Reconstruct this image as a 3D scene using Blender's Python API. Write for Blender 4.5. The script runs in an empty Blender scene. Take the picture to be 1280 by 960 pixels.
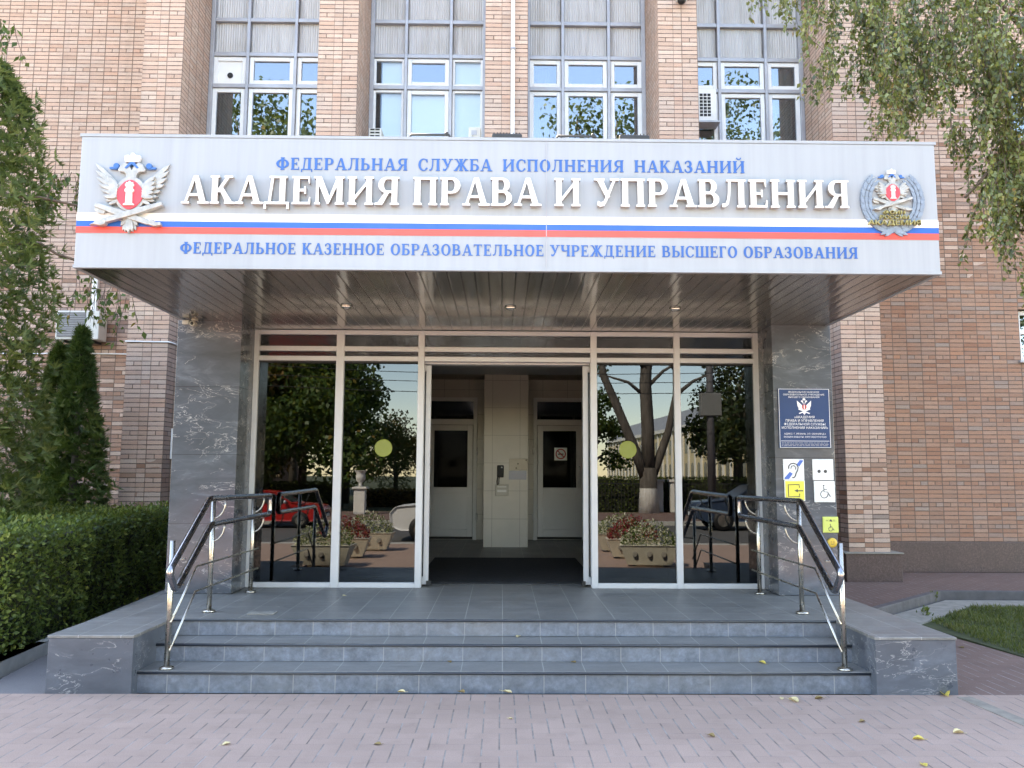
import bpy, bmesh, math, random
import numpy as np
from mathutils import Vector, Matrix
from mathutils.geometry import tessellate_polygon

# ------------------------------------------------------------------ scene, camera, light
S = bpy.context.scene
COL = S.collection
PI = math.pi
R = math.radians
random.seed(4)
RNG = np.random.default_rng(11)

F_PX, PITCH, YAW, ROLL, CAM_H = 1026.58, 0.1093, 0.0128, -0.0049, 1.6
_f = Vector((math.sin(YAW)*math.cos(PITCH), math.cos(YAW)*math.cos(PITCH), math.sin(PITCH)))
_r = Vector((math.cos(YAW), -math.sin(YAW), 0.0))
_u = _r.cross(_f)
_r2 = math.cos(ROLL)*_r - math.sin(ROLL)*_u
_u2 = math.sin(ROLL)*_r + math.cos(ROLL)*_u
cam_d = bpy.data.cameras.new('camera')
cam = bpy.data.objects.new('camera', cam_d)
COL.objects.link(cam)
cam.matrix_world = Matrix(((_r2.x, _u2.x, -_f.x, 0), (_r2.y, _u2.y, -_f.y, 0), (_r2.z, _u2.z, -_f.z, CAM_H), (0, 0, 0, 1)))
cam_d.sensor_width = 36.0
cam_d.lens = 36.0*F_PX/1280
cam_d.clip_start = 0.05
cam_d.clip_end = 2000
S.camera = cam

SUN_EL, SUN_AZ = R(47), R(-39)          # sun stands behind the building, to the left
W = bpy.data.worlds.new('World')
S.world = W
W.use_nodes = True
wn = W.node_tree
sky = wn.nodes.new('ShaderNodeTexSky')
sky.sky_type = 'NISHITA'
sky.sun_disc = False
sky.sun_elevation = SUN_EL
sky.sun_rotation = SUN_AZ
sky.air_density = 1.0
sky.dust_density = 0.15
sky.ozone_density = 1.0
wn.links.new(sky.outputs[0], wn.nodes['Background'].inputs[0])
wn.nodes['Background'].inputs[1].default_value = 0.15
sun_d = bpy.data.lights.new('sun', 'SUN')
sun_d.energy = 4.0
sun_d.angle = R(0.6)
sun_d.color = (1.0, 0.93, 0.82)
sun = bpy.data.objects.new('sun', sun_d)
COL.objects.link(sun)
_sd = Vector((math.sin(SUN_AZ)*math.cos(SUN_EL), math.cos(SUN_AZ)*math.cos(SUN_EL), math.sin(SUN_EL)))
sun.rotation_euler = _sd.to_track_quat('Z', 'Y').to_euler()
S.view_settings.view_transform = 'Standard'
S.view_settings.look = 'None'
S.view_settings.exposure = 3.36
S.view_settings.use_white_balance = True
S.view_settings.white_balance_temperature = 8500
S.view_settings.white_balance_tint = 13
S.view_settings.gamma = 1.0
S.view_settings.use_curve_mapping = False
S.render.engine = 'CYCLES'
S.cycles.use_denoising = True
S.cycles.max_bounces = 8
S.cycles.diffuse_bounces = 4
S.cycles.glossy_bounces = 5
S.cycles.transparent_max_bounces = 12
S.cycles.caustics_reflective = False
S.cycles.caustics_refractive = False

# ------------------------------------------------------------------ pixel -> point (photo pixels, 1280 x 960), used as a measuring tape
def ray(px, py):
    return _f + _r2*((px-640)/F_PX) + _u2*((480-py)/F_PX)
def at_y(px, py, Y):
    d = ray(px, py)
    return Vector((0, 0, CAM_H)) + d*(Y/d.y)

# ------------------------------------------------------------------ mesh helpers
class MB:
    def __init__(s):
        s.v, s.f, s.uv, s.sm = [], [], {}, set()
    def face(s, pts, uvs=None):
        n = len(s.v)
        s.v += [tuple(p) for p in pts]
        s.f.append(tuple(range(n, n+len(pts))))
        if uvs: s.uv[len(s.f)-1] = uvs
        return s
    def box(s, x0, y0, z0, x1, y1, z1):
        x0, x1 = min(x0, x1), max(x0, x1); y0, y1 = min(y0, y1), max(y0, y1); z0, z1 = min(z0, z1), max(z0, z1)
        n = len(s.v)
        s.v += [(x0,y0,z0),(x1,y0,z0),(x1,y1,z0),(x0,y1,z0),(x0,y0,z1),(x1,y0,z1),(x1,y1,z1),(x0,y1,z1)]
        for q in ((0,3,2,1),(4,5,6,7),(0,1,5,4),(1,2,6,5),(2,3,7,6),(3,0,4,7)):
            s.f.append(tuple(n+i for i in q))
        return s
    def prism(s, pts, y0, y1, axis='y'):
        """polygon in (x,z) pushed along y"""
        a = sum(pts[i][0]*pts[(i+1) % len(pts)][1]-pts[(i+1) % len(pts)][0]*pts[i][1] for i in range(len(pts)))
        if a < 0: pts = pts[::-1]
        n, k = len(s.v), len(pts)
        def m(p, d):
            if axis == 'y': return (p[0], d, p[1])
            if axis == 'x': return (d, p[0], p[1])
            return (p[0], p[1], d)
        s.v += [m(p, y0) for p in pts]+[m(p, y1) for p in pts]
        flip = axis in 'xz'
        fr, bk = tuple(range(n, n+k)), tuple(range(n+2*k-1, n+k-1, -1))
        s.f.append(fr if not flip else fr[::-1]); s.f.append(bk if not flip else bk[::-1])
        for i in range(k):
            j = (i+1) % k
            q = (n+j, n+i, n+k+i, n+k+j)
            s.f.append(q if not flip else q[::-1])
        return s
    def tube(s, path, r, seg=10, caps=True, closed=False):
        P = [Vector(p) for p in path]
        rr = r if isinstance(r, (list, tuple)) else [r]*len(P)
        n0, m = len(s.v), len(P)
        up = None
        for i, p in enumerate(P):
            if closed: t = (P[(i+1) % m]-P[i-1])
            else: t = (P[min(i+1, m-1)]-P[max(i-1, 0)])
            t.normalize()
            if up is None:
                up = t.orthogonal().normalized()
            else:
                up = (up - t*up.dot(t))
                up = up.normalized() if up.length > 1e-6 else t.orthogonal().normalized()
            b = t.cross(up)
            # widen at mitres so bends keep their thickness
            k = 1.0
            if 0 < i < m-1:
                c = (P[i]-P[i-1]).normalized().dot((P[i+1]-P[i]).normalized())
                k = 1/max(0.6, math.sqrt(max(0.0, (1+c)/2)))
            for a in range(seg):
                an = 2*PI*a/seg
                s.v.append(tuple(p+(up*math.cos(an)+b*math.sin(an))*rr[i]*(k if k < 1.05 else 1.0)))
        last = m if closed else m-1
        for i in range(last):
            for a in range(seg):
                i2 = (i+1) % m
                q = (n0+i*seg+a, n0+i*seg+(a+1) % seg, n0+i2*seg+(a+1) % seg, n0+i2*seg+a)
                s.sm.add(len(s.f)); s.f.append(q)
        if caps and not closed:
            s.f.append(tuple(n0+a for a in range(seg))[::-1])
            s.f.append(tuple(n0+(m-1)*seg+a for a in range(seg)))
        return s
    def lathe(s, prof, c=(0,0,0), seg=20, axis='z'):
        n0, m = len(s.v), len(prof)
        for (r, h) in prof:
            for a in range(seg):
                an = 2*PI*a/seg
                if axis == 'z': s.v.append((c[0]+r*math.cos(an), c[1]+r*math.sin(an), c[2]+h))
                elif axis == 'y': s.v.append((c[0]+r*math.cos(an), c[1]+h, c[2]+r*math.sin(an)))
                else: s.v.append((c[0]+h, c[1]+r*math.cos(an), c[2]+r*math.sin(an)))
        for i in range(m-1):
            for a in range(seg):
                q = (n0+i*seg+a, n0+i*seg+(a+1) % seg, n0+(i+1)*seg+(a+1) % seg, n0+(i+1)*seg+a)
                s.sm.add(len(s.f)); s.f.append(q)
        s.f.append(tuple(n0+a for a in range(seg))[::-1])
        s.f.append(tuple(n0+(m-1)*seg+a for a in range(seg)))
        return s
    def ball(s, c, r, seg=14, sq=(1,1,1)):
        k = seg//2
        pr = [(max(1e-4, math.sin(PI*i/k)), -math.cos(PI*i/k)) for i in range(k+1)]
        n0 = len(s.v)
        s.lathe(pr, (0,0,0), seg)
        for i in range(n0, len(s.v)):
            x, y, z = s.v[i]
            s.v[i] = (c[0]+x*r*sq[0], c[1]+y*r*sq[1], c[2]+z*r*sq[2])
        return s
    def build(s, name, mat, parent=None, bevel=0, recalc=True):
        me = bpy.data.meshes.new(name)
        me.from_pydata(s.v, [], s.f)
        if s.uv:
            ul = me.uv_layers.new(name='UVMap')
            for fi, uvs in s.uv.items():
                p = me.polygons[fi]
                for k, li in enumerate(p.loop_indices): ul.data[li].uv = uvs[k]
        for i in s.sm: me.polygons[i].use_smooth = True
        if recalc and not s.uv:
            bm = bmesh.new(); bm.from_mesh(me)
            bmesh.ops.recalc_face_normals(bm, faces=bm.faces)
            bm.to_mesh(me); bm.free()
        me.materials.append(mat)
        o = bpy.data.objects.new(name, me)
        COL.objects.link(o)
        if parent: o.parent = parent
        if bevel:
            b = o.modifiers.new('bevel', 'BEVEL')
            b.width = bevel; b.segments = 2; b.limit_method = 'ANGLE'; b.angle_limit = R(40)
        return o

def tag(o, label=None, cat=None, group=None, kind=None):
    if label: o['label'] = label
    if cat: o['category'] = cat
    if group: o['group'] = group
    if kind: o['kind'] = kind
    return o
def thing(name, label, cat, loc=(0,0,0), group=None, rz=0):
    o = bpy.data.objects.new(name, None)
    o.empty_display_size = 0.2
    COL.objects.link(o)
    o.location = loc; o.rotation_euler = (0,0,rz)
    return tag(o, label, cat, group)
def structure(o): return tag(o, kind='structure')
def copy_tree(o, parent=None):
    c = o.copy(); COL.objects.link(c)
    if parent: c.parent = parent
    for ch in [x for x in bpy.data.objects if x.parent == o]:
        if ch is not c: copy_tree(ch, c)
    return c

# ------------------------------------------------------------------ material helpers
class NT:
    def __init__(s, name):
        s.m = bpy.data.materials.new(name); s.m.use_nodes = True
        s.t = s.m.node_tree; s.b = s.t.nodes['Principled BSDF']; s.out = s.t.nodes['Material Output']
    def n(s, t, **kw):
        x = s.t.nodes.new(t)
        for k, v in kw.items(): setattr(x, k, v)
        return x
    def l(s, a, b): s.t.links.new(a, b)
    def val(s, sock, v):
        if isinstance(v, bpy.types.NodeSocket): s.l(v, sock)
        else: sock.default_value = v
    def math(s, op, a, b=None, c=None, clamp=False):
        x = s.n('ShaderNodeMath', operation=op); x.use_clamp = clamp
        s.val(x.inputs[0], a)
        if b is not None: s.val(x.inputs[1], b)
        if c is not None: s.val(x.inputs[2], c)
        return x.outputs[0]
    def mix(s, f, a, b, mode='MIX'):
        x = s.n('ShaderNodeMix', data_type='RGBA', blend_type=mode)
        s.val(x.inputs[0], f); s.val(x.inputs[6], a); s.val(x.inputs[7], b)
        return x.outputs[2]
    def ramp(s, f, stops, interp='LINEAR'):
        x = s.n('ShaderNodeValToRGB'); x.color_ramp.interpolation = interp
        e = x.color_ramp.elements
        while len(e) < len(stops): e.new(0.5)
        for k, (p, c) in enumerate(stops):
            e[k].position = p; e[k].color = c if len(c) == 4 else (*c, 1)
        s.val(x.inputs[0], f)
        return x.outputs[0]
    def noise(s, scale, detail=3, rough=0.5, vec=None, dist=0):
        x = s.n('ShaderNodeTexNoise'); x.inputs['Scale'].default_value = scale
        x.inputs['Detail'].default_value = detail; x.inputs['Roughness'].default_value = rough
        x.inputs['Distortion'].default_value = dist
        if vec is not None: s.l(vec, x.inputs['Vector'])
        return x.outputs[0]
    def pos(s): return s.n('ShaderNodeNewGeometry').outputs['Position']
    def obj(s): return s.n('ShaderNodeTexCoord').outputs['Object']
    def sep(s, v):
        x = s.n('ShaderNodeSeparateXYZ'); s.l(v, x.inputs[0]); return x.outputs
    def comb(s, a, b, c=0.0):
        x = s.n('ShaderNodeCombineXYZ')
        for i, q in enumerate((a, b, c)): s.val(x.inputs[i], q)
        return x.outputs[0]
    def white(s, vec):
        x = s.n('ShaderNodeTexWhiteNoise', noise_dimensions='3D'); s.l(vec, x.inputs['Vector'])
        return x.outputs
    def mapr(s, v, a, b, c=0.0, d=1.0):
        x = s.n('ShaderNodeMapRange'); s.val(x.inputs[0], v)
        for i, q in enumerate((a, b, c, d)): s.val(x.inputs[i+1], q)
        return x.outputs[0]
    def bump(s, h, strength=0.3, dist=0.01):
        x = s.n('ShaderNodeBump'); x.inputs['Strength'].default_value = strength; x.inputs['Distance'].default_value = dist
        s.l(h, x.inputs['Height']); s.l(x.outputs[0], s.b.inputs['Normal'])
        return x
    def set(s, base=None, rough=None, metal=None, spec=None):
        if base is not None: s.val(s.b.inputs['Base Color'], base if isinstance(base, bpy.types.NodeSocket) else (*base[:3], 1))
        if rough is not None: s.val(s.b.inputs['Roughness'], rough)
        if metal is not None: s.val(s.b.inputs['Metallic'], metal)
        if spec is not None: s.b.inputs['Specular IOR Level'].default_value = spec
        return s
def scale_col(c, k): return tuple(min(1, x*k) for x in c)
def plain(name, col, rough=0.5, metal=0.0, var=0.12, scale=6.0, bump=0.0, bscale=80):
    """a single-colour surface with a little wear in colour and gloss"""
    t = NT(name)
    n = t.noise(scale, 4, 0.6, t.pos())
    c = t.ramp(n, [(0.25, scale_col(col, 1-var)), (0.75, scale_col(col, 1+var*0.7))])
    t.set(c, t.mapr(t.noise(scale*3, 3, 0.6, t.pos()), 0.3, 0.7, max(0.02, rough-0.07), min(1, rough+0.07)), metal)
    if bump: t.bump(t.noise(bscale, 3, 0.6, t.pos()), bump, 0.004)
    return t.m

def brick_mat(name, reds):
    """u counts bricks, v counts courses; u >= 50 marks columns whose bricks are never split"""
    t = NT(name)
    uv = t.n('ShaderNodeUVMap').outputs[0]
    u, v, _ = t.sep(uv)
    row = t.math('FLOOR', v)
    acc = t.math('MULTIPLY', t.math('COMPARE', t.math('FLOORED_MODULO', row, 5.0), 0.0, 0.1), t.math('LESS_THAN', u, 50.0))
    u2 = t.math('MULTIPLY', u, t.math('ADD', acc, 1.0))
    fu, fv = t.math('FRACT', u2), t.math('FRACT', v)
    wob = t.noise(9.0, 2, 0.5, t.pos())
    eu = t.math('MINIMUM', fu, t.math('SUBTRACT', 1.0, fu))
    ev = t.math('MINIMUM', fv, t.math('SUBTRACT', 1.0, fv))
    ju = t.math('ADD', 0.024, t.math('MULTIPLY', acc, 0.024))
    mu = t.math('DIVIDE', eu, ju)
    mv = t.math('DIVIDE', ev, t.mapr(wob, 0.3, 0.7, 0.05, 0.10))
    d = t.math('ADD', t.math('MINIMUM', mu, mv), t.mapr(t.noise(45.0, 3, 0.6, t.pos()), 0.3, 0.7, -0.35, 0.25))
    face = t.mapr(d, 0.75, 1.25)
    cell = t.comb(t.math('FLOOR', u2), row, t.math('MULTIPLY', acc, 7.0))
    w = t.white(cell)
    w2 = t.white(t.comb(t.math('FLOOR', u2), row, 31.0))
    w3 = t.white(t.comb(t.math('FLOOR', u2), row, 57.0))
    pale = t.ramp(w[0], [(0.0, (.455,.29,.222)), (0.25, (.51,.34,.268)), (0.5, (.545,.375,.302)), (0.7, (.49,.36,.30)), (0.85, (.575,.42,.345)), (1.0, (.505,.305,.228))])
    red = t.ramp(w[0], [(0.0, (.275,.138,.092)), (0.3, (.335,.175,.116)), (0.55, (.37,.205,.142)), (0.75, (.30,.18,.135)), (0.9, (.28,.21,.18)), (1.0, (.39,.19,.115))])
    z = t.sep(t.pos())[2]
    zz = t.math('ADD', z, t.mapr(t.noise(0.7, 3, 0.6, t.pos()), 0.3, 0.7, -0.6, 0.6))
    p = t.mapr(zz, reds[0], reds[1], reds[2], reds[3])     # red bricks grow more frequent towards the bottom
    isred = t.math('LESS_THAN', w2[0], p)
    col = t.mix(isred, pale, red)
    col = t.mix(t.mapr(w3[0], 0.0, 1.0, 0.0, 0.25), col, (.42,.33,.27,1))
    grain = t.noise(60, 4, 0.7, t.pos())
    col = t.mix(0.30, col, t.ramp(grain, [(0.3, (.25,.25,.25)), (0.7, (.75,.75,.75))]), 'OVERLAY')
    stain = t.noise(1.3, 5, 0.65, t.pos())
    col = t.mix(t.mapr(stain, 0.52, 0.75, 0.0, 0.28), col, (.27,.22,.19,1))
    mps = t.n('ShaderNodeMapping'); mps.inputs['Scale'].default_value = (3.2, 3.2, 0.22); t.l(t.pos(), mps.inputs[0])
    col = t.mix(t.mapr(t.noise(1.0, 4, 0.7, mps.outputs[0]), 0.54, 0.74, 0.0, 0.30), col, (.24,.19,.16,1))
    mort = t.ramp(t.noise(14, 3, 0.6, t.pos()), [(0.3, (.12,.082,.066)), (0.7, (.20,.145,.12))])
    t.set(t.mix(face, mort, col), t.mapr(grain, 0.3, 0.7, 0.72, 0.9), spec=0.3)
    h = t.math('ADD', t.math('MULTIPLY', face, 1.0), t.math('MULTIPLY', grain, 0.25))
    h = t.math('ADD', h, t.math('MULTIPLY', w3[0], 0.25))
    t.bump(h, 0.8, 0.012)
    return t.m

def marble_mat(name, base=(.075,.085,.10), vein=0.55, rough=0.13):
    t = NT(name)
    p = t.pos()
    warp = t.n('ShaderNodeTexNoise'); warp.inputs['Scale'].default_value = 2.2; warp.inputs['Detail'].default_value = 4
    mpd = t.n('ShaderNodeMapping'); mpd.inputs['Rotation'].default_value = (0, R(38), 0); mpd.inputs['Scale'].default_value = (0.55, 1.0, 1.5)
    t.l(p, mpd.inputs[0]); pd = mpd.outputs[0]
    t.l(pd, warp.inputs['Vector'])
    va = t.n('ShaderNodeVectorMath', operation='MULTIPLY_ADD')
    t.l(warp.outputs['Color'], va.inputs[0]); va.inputs[1].default_value = (0.7,0.7,0.7); t.l(pd, va.inputs[2])
    wp = va.outputs[0]
    cl = t.noise(3.0, 6, 0.65, wp)
    c = t.ramp(cl, [(0.3, scale_col(base, 0.7)), (0.55, base), (0.8, scale_col(base, 1.9))])
    def veins(scale, w, amt, seed):
        off = t.n('ShaderNodeVectorMath', operation='ADD'); t.l(wp, off.inputs[0]); off.inputs[1].default_value = (seed, seed*.7, seed*1.3)
        n1 = t.noise(scale, 5, 0.55, off.outputs[0], 0.6)
        a = t.math('ABSOLUTE', t.math('SUBTRACT', n1, 0.5))
        ln = t.mapr(a, 0.0, w, 1.0, 0.0)
        gate = t.mapr(t.noise(4.2, 2, 0.5, off.outputs[0]), 0.53, 0.60)
        return t.math('MULTIPLY', t.math('MULTIPLY', ln, gate), amt)
    v1 = veins(5.2, 0.011, vein, 3.0)
    v2 = veins(9.5, 0.016, vein, 9.0)
    c = t.mix(t.math('MAXIMUM', v1, v2), c, (.62,.60,.58,1))
    # slab joints
    z = t.sep(p)[2]
    j = t.math('ABSOLUTE', t.math('SUBTRACT', t.math('FRACT', t.math('DIVIDE', t.math('SUBTRACT', z, 0.414), 0.682)), 0.0))
    c = t.mix(t.mapr(j, 0.004, 0.009, 0.85, 0.0), c, (.03,.03,.035,1))
    t.set(c, t.mapr(t.noise(9, 4, 0.6, p), 0.3, 0.7, rough-0.04, rough+0.07))
    return t.m

def tile_mat(name, axis, col, grout, rough, size=0.31, off=(0.02, 6.31), streak=True, joint=0.0035):
    """slate-look floor tiles; axis 'floor' or 'riser'"""
    t = NT(name)
    p = t.pos(); x, y, z = t.sep(p)
    u = t.math('DIVIDE', t.math('SUBTRACT', x, off[0]), size)
    v = t.math('DIVIDE', t.math('SUBTRACT', y, off[1]), size) if axis == 'floor' else t.math('MULTIPLY', z, 1/0.1381)
    fu = t.math('FRACT', u)
    eu = t.math('MULTIPLY', t.math('MINIMUM', fu, t.math('SUBTRACT', 1.0, fu)), size)
    e = eu
    if axis == 'floor':
        fv = t.math('FRACT', v)
        e = t.math('MINIMUM', eu, t.math('MULTIPLY', t.math('MINIMUM', fv, t.math('SUBTRACT', 1.0, fv)), size))
    w = t.white(t.comb(t.math('FLOOR', u), t.math('FLOOR', v), 2.0))
    mp = t.n('ShaderNodeMapping'); mp.inputs['Scale'].default_value = (1.0, 5.0, 6.0) if streak else (3,3,3)
    t.l(p, mp.inputs[0])
    n1 = t.noise(5.0, 6, 0.65, mp.outputs[0], 0.4)
    n2 = t.noise(40.0, 4, 0.7, p)
    c = t.ramp(n1, [(0.25, scale_col(col, 0.55)), (0.5, col), (0.78, scale_col(col, 1.55))])
    c = t.mix(0.35, c, t.ramp(n2, [(0.3, (.3,.3,.3)), (0.7, (.7,.7,.7))]), 'OVERLAY')
    c = t.mix(t.mapr(w[0], 0, 1, 0.0, 0.30), c, (*scale_col(col, 0.68), 1))
    dirt = t.noise(1.4, 5, 0.65, p)
    c = t.mix(t.mapr(dirt, 0.45, 0.75, 0.0, 0.35), c, (.22,.20,.175,1))
    f = t.mapr(e, joint*0.5, joint*1.1)
    t.set(t.mix(f, (*grout, 1), c), t.math('ADD', t.mapr(n1, 0.3, 0.7, rough-0.08, rough+0.1), t.mapr(dirt, 0.4, 0.7, 0, 0.12)))
    t.bump(t.math('ADD', t.math('MULTIPLY', f, 0.6), t.math('MULTIPLY', n1, 0.5)), 0.35, 0.004)
    return t.m

def herringbone_mat(name, col, s=0.104):
    t = NT(name)
    p = t.pos(); x, y, z = t.sep(p)
    u, v = t.math('DIVIDE', x, s), t.math('DIVIDE', y, s)
    i, j = t.math('FLOOR', u), t.math('FLOOR', v)
    fu, fv = t.math('FRACT', u), t.math('FRACT', v)
    m = t.math('FLOORED_MODULO', t.math('SUBTRACT', i, j), 4.0)
    eq = lambda k: t.math('COMPARE', m, float(k), 0.1)
    big = lambda k: t.math('MULTIPLY', eq(k), 5.0)
    dl = t.math('ADD', fu, big(1)); dr = t.math('ADD', t.math('SUBTRACT', 1.0, fu), big(0))
    db = t.math('ADD', fv, big(2)); dt = t.math('ADD', t.math('SUBTRACT', 1.0, fv), big(3))
    e = t.math('MINIMUM', t.math('MINIMUM', dl, dr), t.math('MINIMUM', db, dt))
    # joints running away from the viewer are wider than the cross joints
    e2 = t.math('MINIMUM', t.math('MINIMUM', dl, dr), t.math('MULTIPLY', t.math('MINIMUM', db, dt), 3.5))
    bi = t.math('SUBTRACT', i, eq(1)); bj = t.math('SUBTRACT', j, eq(2))
    w = t.white(t.comb(bi, bj, 5.0))
    n2 = t.noise(150, 3, 0.7, p); n3 = t.noise(0.8, 5, 0.6, p); n4 = t.noise(6, 4, 0.6, p)
    c = t.ramp(w[0], [(0.0, scale_col(col, 0.95)), (0.5, col), (1.0, scale_col(col, 1.04))])
    c = t.mix(0.5, c, t.ramp(n2, [(0.3, (.28,.28,.28)), (0.7, (.72,.72,.72))]), 'OVERLAY')
    c = t.mix(t.mapr(n3, 0.42, 0.68, 0.0, 0.5), c, (*scale_col(col, 0.72), 1))
    c = t.mix(t.mapr(n4, 0.52, 0.72, 0.0, 0.3), c, (*scale_col(col, 0.6), 1))
    f = t.mapr(e2, 0.022, 0.06)
    jc = t.ramp(t.noise(5, 3, 0.6, p), [(0.35, (.15,.12,.105)), (0.65, (.33,.29,.265))])
    t.set(t.mix(f, jc, c), 0.86, spec=0.25)
    t.bump(t.math('ADD', t.math('MULTIPLY', f, 1.0), t.math('MULTIPLY', n2, 0.35)), 0.55, 0.006)
    return t.m

def glass_mat(name, tint, refl, rough=0.0, edge=0.5):
    t = NT(name)
    tr = t.n('ShaderNodeBsdfTransparent'); tr.inputs[0].default_value = (*tint, 1)
    gl = t.n('ShaderNodeBsdfGlossy'); gl.inputs['Roughness'].default_value = rough; gl.inputs[0].default_value = (.80,.90,1.0,1)
    fr = t.n('ShaderNodeFresnel'); fr.inputs[0].default_value = 1.5
    wv = t.n('ShaderNodeBump'); wv.inputs['Strength'].default_value = 0.02; wv.inputs['Distance'].default_value = 0.02
    t.l(t.noise(0.9, 1, 0.5, t.pos()), wv.inputs['Height']); t.l(wv.outputs[0], gl.inputs['Normal'])
    f = t.math('ADD', refl, t.math('MULTIPLY', fr.outputs[0], edge), clamp=True)
    mx = t.n('ShaderNodeMixShader'); t.l(f, mx.inputs[0]); t.l(tr.outputs[0], mx.inputs[1]); t.l(gl.outputs[0], mx.inputs[2])
    t.l(mx.outputs[0], t.out.inputs[0])
    t.t.nodes.remove(t.b)
    return t.m

def leaf_mat(name, stops, transl=0.35, rough=0.5, spec=0.35):
    t = NT(name)
    a = t.n('ShaderNodeAttribute'); a.attribute_name = 'rnd'
    c = t.ramp(a.outputs['Fac'], stops)
    t.set(c, rough, spec=spec)
    tl = t.n('ShaderNodeBsdfTranslucent'); t.l(t.mix(0.5, c, (.25,.30,.03,1)), tl.inputs[0])
    mx = t.n('ShaderNodeMixShader'); mx.inputs[0].default_value = transl
    t.l(t.b.outputs[0], mx.inputs[1]); t.l(tl.outputs[0], mx.inputs[2]); t.l(mx.outputs[0], t.out.inputs[0])
    return t.m

def soffit_mat():
    t = NT('anodised soffit slats')
    x, y, z = t.sep(t.pos())
    f = t.math('FRACT', t.math('DIVIDE', x, 0.106))
    e = t.math('MINIMUM', f, t.math('SUBTRACT', 1.0, f))
    gap = t.mapr(e, 0.03, 0.07)
    prof = t.math('SINE', t.math('MULTIPLY', f, PI))
    w = t.white(t.comb(t.math('FLOOR', t.math('DIVIDE', x, 0.106)), 0.0, 0.0))
    mp = t.n('ShaderNodeMapping'); mp.inputs['Scale'].default_value = (9.0, 1.3, 1.0); t.l(t.pos(), mp.inputs[0])
    n = t.noise(1.0, 2, 0.5, mp.outputs[0])
    c = t.mix(gap, (.03,.028,.025,1), t.mix(w[0], (.285,.28,.265,1), (.36,.352,.335,1)))
    t.set(c, t.mapr(n, 0.3, 0.7, 0.10, 0.2), 0.85)
    h = t.math('ADD', t.math('MULTIPLY', gap, 0.35), t.math('ADD', t.math('MULTIPLY', prof, 0.12), t.math('MULTIPLY', n, 0.5)))
    t.bump(h, 0.35, 0.012)
    return t.m

def fascia_mat():
    t = NT('silver composite panel')
    mp = t.n('ShaderNodeMapping'); mp.inputs['Scale'].default_value = (14, 14, 0.6); t.l(t.pos(), mp.inputs[0])
    st = t.noise(1.0, 5, 0.65, mp.outputs[0])
    n = t.noise(1.1, 3, 0.5, t.pos())
    c = t.ramp(st, [(0.25, (.295,.33,.37)), (0.55, (.325,.36,.40)), (0.8, (.345,.38,.42))])
    # rain streaks running down from the top edge
    mp2 = t.n('ShaderNodeMapping'); mp2.inputs['Scale'].default_value = (7, 7, 0.15); t.l(t.pos(), mp2.inputs[0])
    s2 = t.noise(1.0, 4, 0.7, mp2.outputs[0])
    c = t.mix(t.mapr(s2, 0.55, 0.72, 0.0, 0.3), c, (.275,.305,.335,1))
    t.set(c, t.mapr(n, 0.3, 0.7, 0.42, 0.52), 0.1)
    return t.m

def asphalt_mat(name, col):
    t = NT(name)
    n1 = t.noise(180, 3, 0.7, t.pos()); n2 = t.noise(1.1, 5, 0.6, t.pos()); n3 = t.noise(12, 4, 0.6, t.pos())
    c = t.ramp(n1, [(0.3, scale_col(col, 0.6)), (0.7, scale_col(col, 1.5))])
    c = t.mix(t.mapr(n2, 0.4, 0.7, 0, 0.4), c, (*scale_col(col, 1.5), 1))
    c = t.mix(t.mapr(n3, 0.55, 0.8, 0, 0.3), c, (*scale_col(col, 0.55), 1))
    t.set(c, 0.9); t.bump(n1, 0.5, 0.005)
    return t.m

def granite_mat():
    t = NT('brown granite plinth')
    p = t.pos()
    n1 = t.noise(45, 4, 0.7, p); n2 = t.noise(3, 5, 0.6, p, 0.6)
    c = t.ramp(n1, [(0.3, (.048,.027,.025)), (0.5, (.085,.050,.046)), (0.72, (.14,.092,.084))])
    c = t.mix(t.mapr(n2, 0.45, 0.7, 0, 0.5), c, (.06,.038,.036,1))
    x, y, z = t.sep(p)
    f = t.math('FRACT', t.math('DIVIDE', x, 0.62)); e = t.math('MINIMUM', f, t.math('SUBTRACT', 1.0, f))
    t.set(t.mix(t.mapr(e, 0.002, 0.006), (.05,.035,.03,1), c), 0.45)
    return t.m

def ribbed_mat():
    t = NT('weathered ribbed spandrel sheet')
    mp = t.n('ShaderNodeMapping'); mp.inputs['Scale'].default_value = (10, 10, 0.7); t.l(t.pos(), mp.inputs[0])
    s = t.noise(1.0, 5, 0.7, mp.outputs[0])
    n = t.noise(1.7, 3, 0.5, t.pos())
    c = t.ramp(s, [(0.28, (.34,.33,.335)), (0.5, (.47,.47,.49)), (0.75, (.53,.53,.55))])
    c = t.mix(t.mapr(n, 0.5, 0.75, 0, 0.45), c, (.33,.31,.29,1))
    t.set(c, 0.5)
    return t.m

def whitewash_bark():
    t = NT('bark with whitewashed foot')
    p = t.pos(); z = t.sep(p)[2]
    mp = t.n('ShaderNodeMapping'); mp.inputs['Scale'].default_value = (12, 12, 2.0); t.l(p, mp.inputs[0])
    n = t.noise(1.0, 5, 0.7, mp.outputs[0])
    b = t.ramp(n, [(0.3, (.035,.028,.022)), (0.7, (.14,.12,.10))])
    wsh = t.ramp(n, [(0.3, (.45,.42,.38)), (0.7, (.75,.73,.68))])
    t.set(t.mix(t.mapr(z, 1.02, 1.06), wsh, b), 0.9); t.bump(n, 0.8, 0.02)
    return t.m

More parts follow.
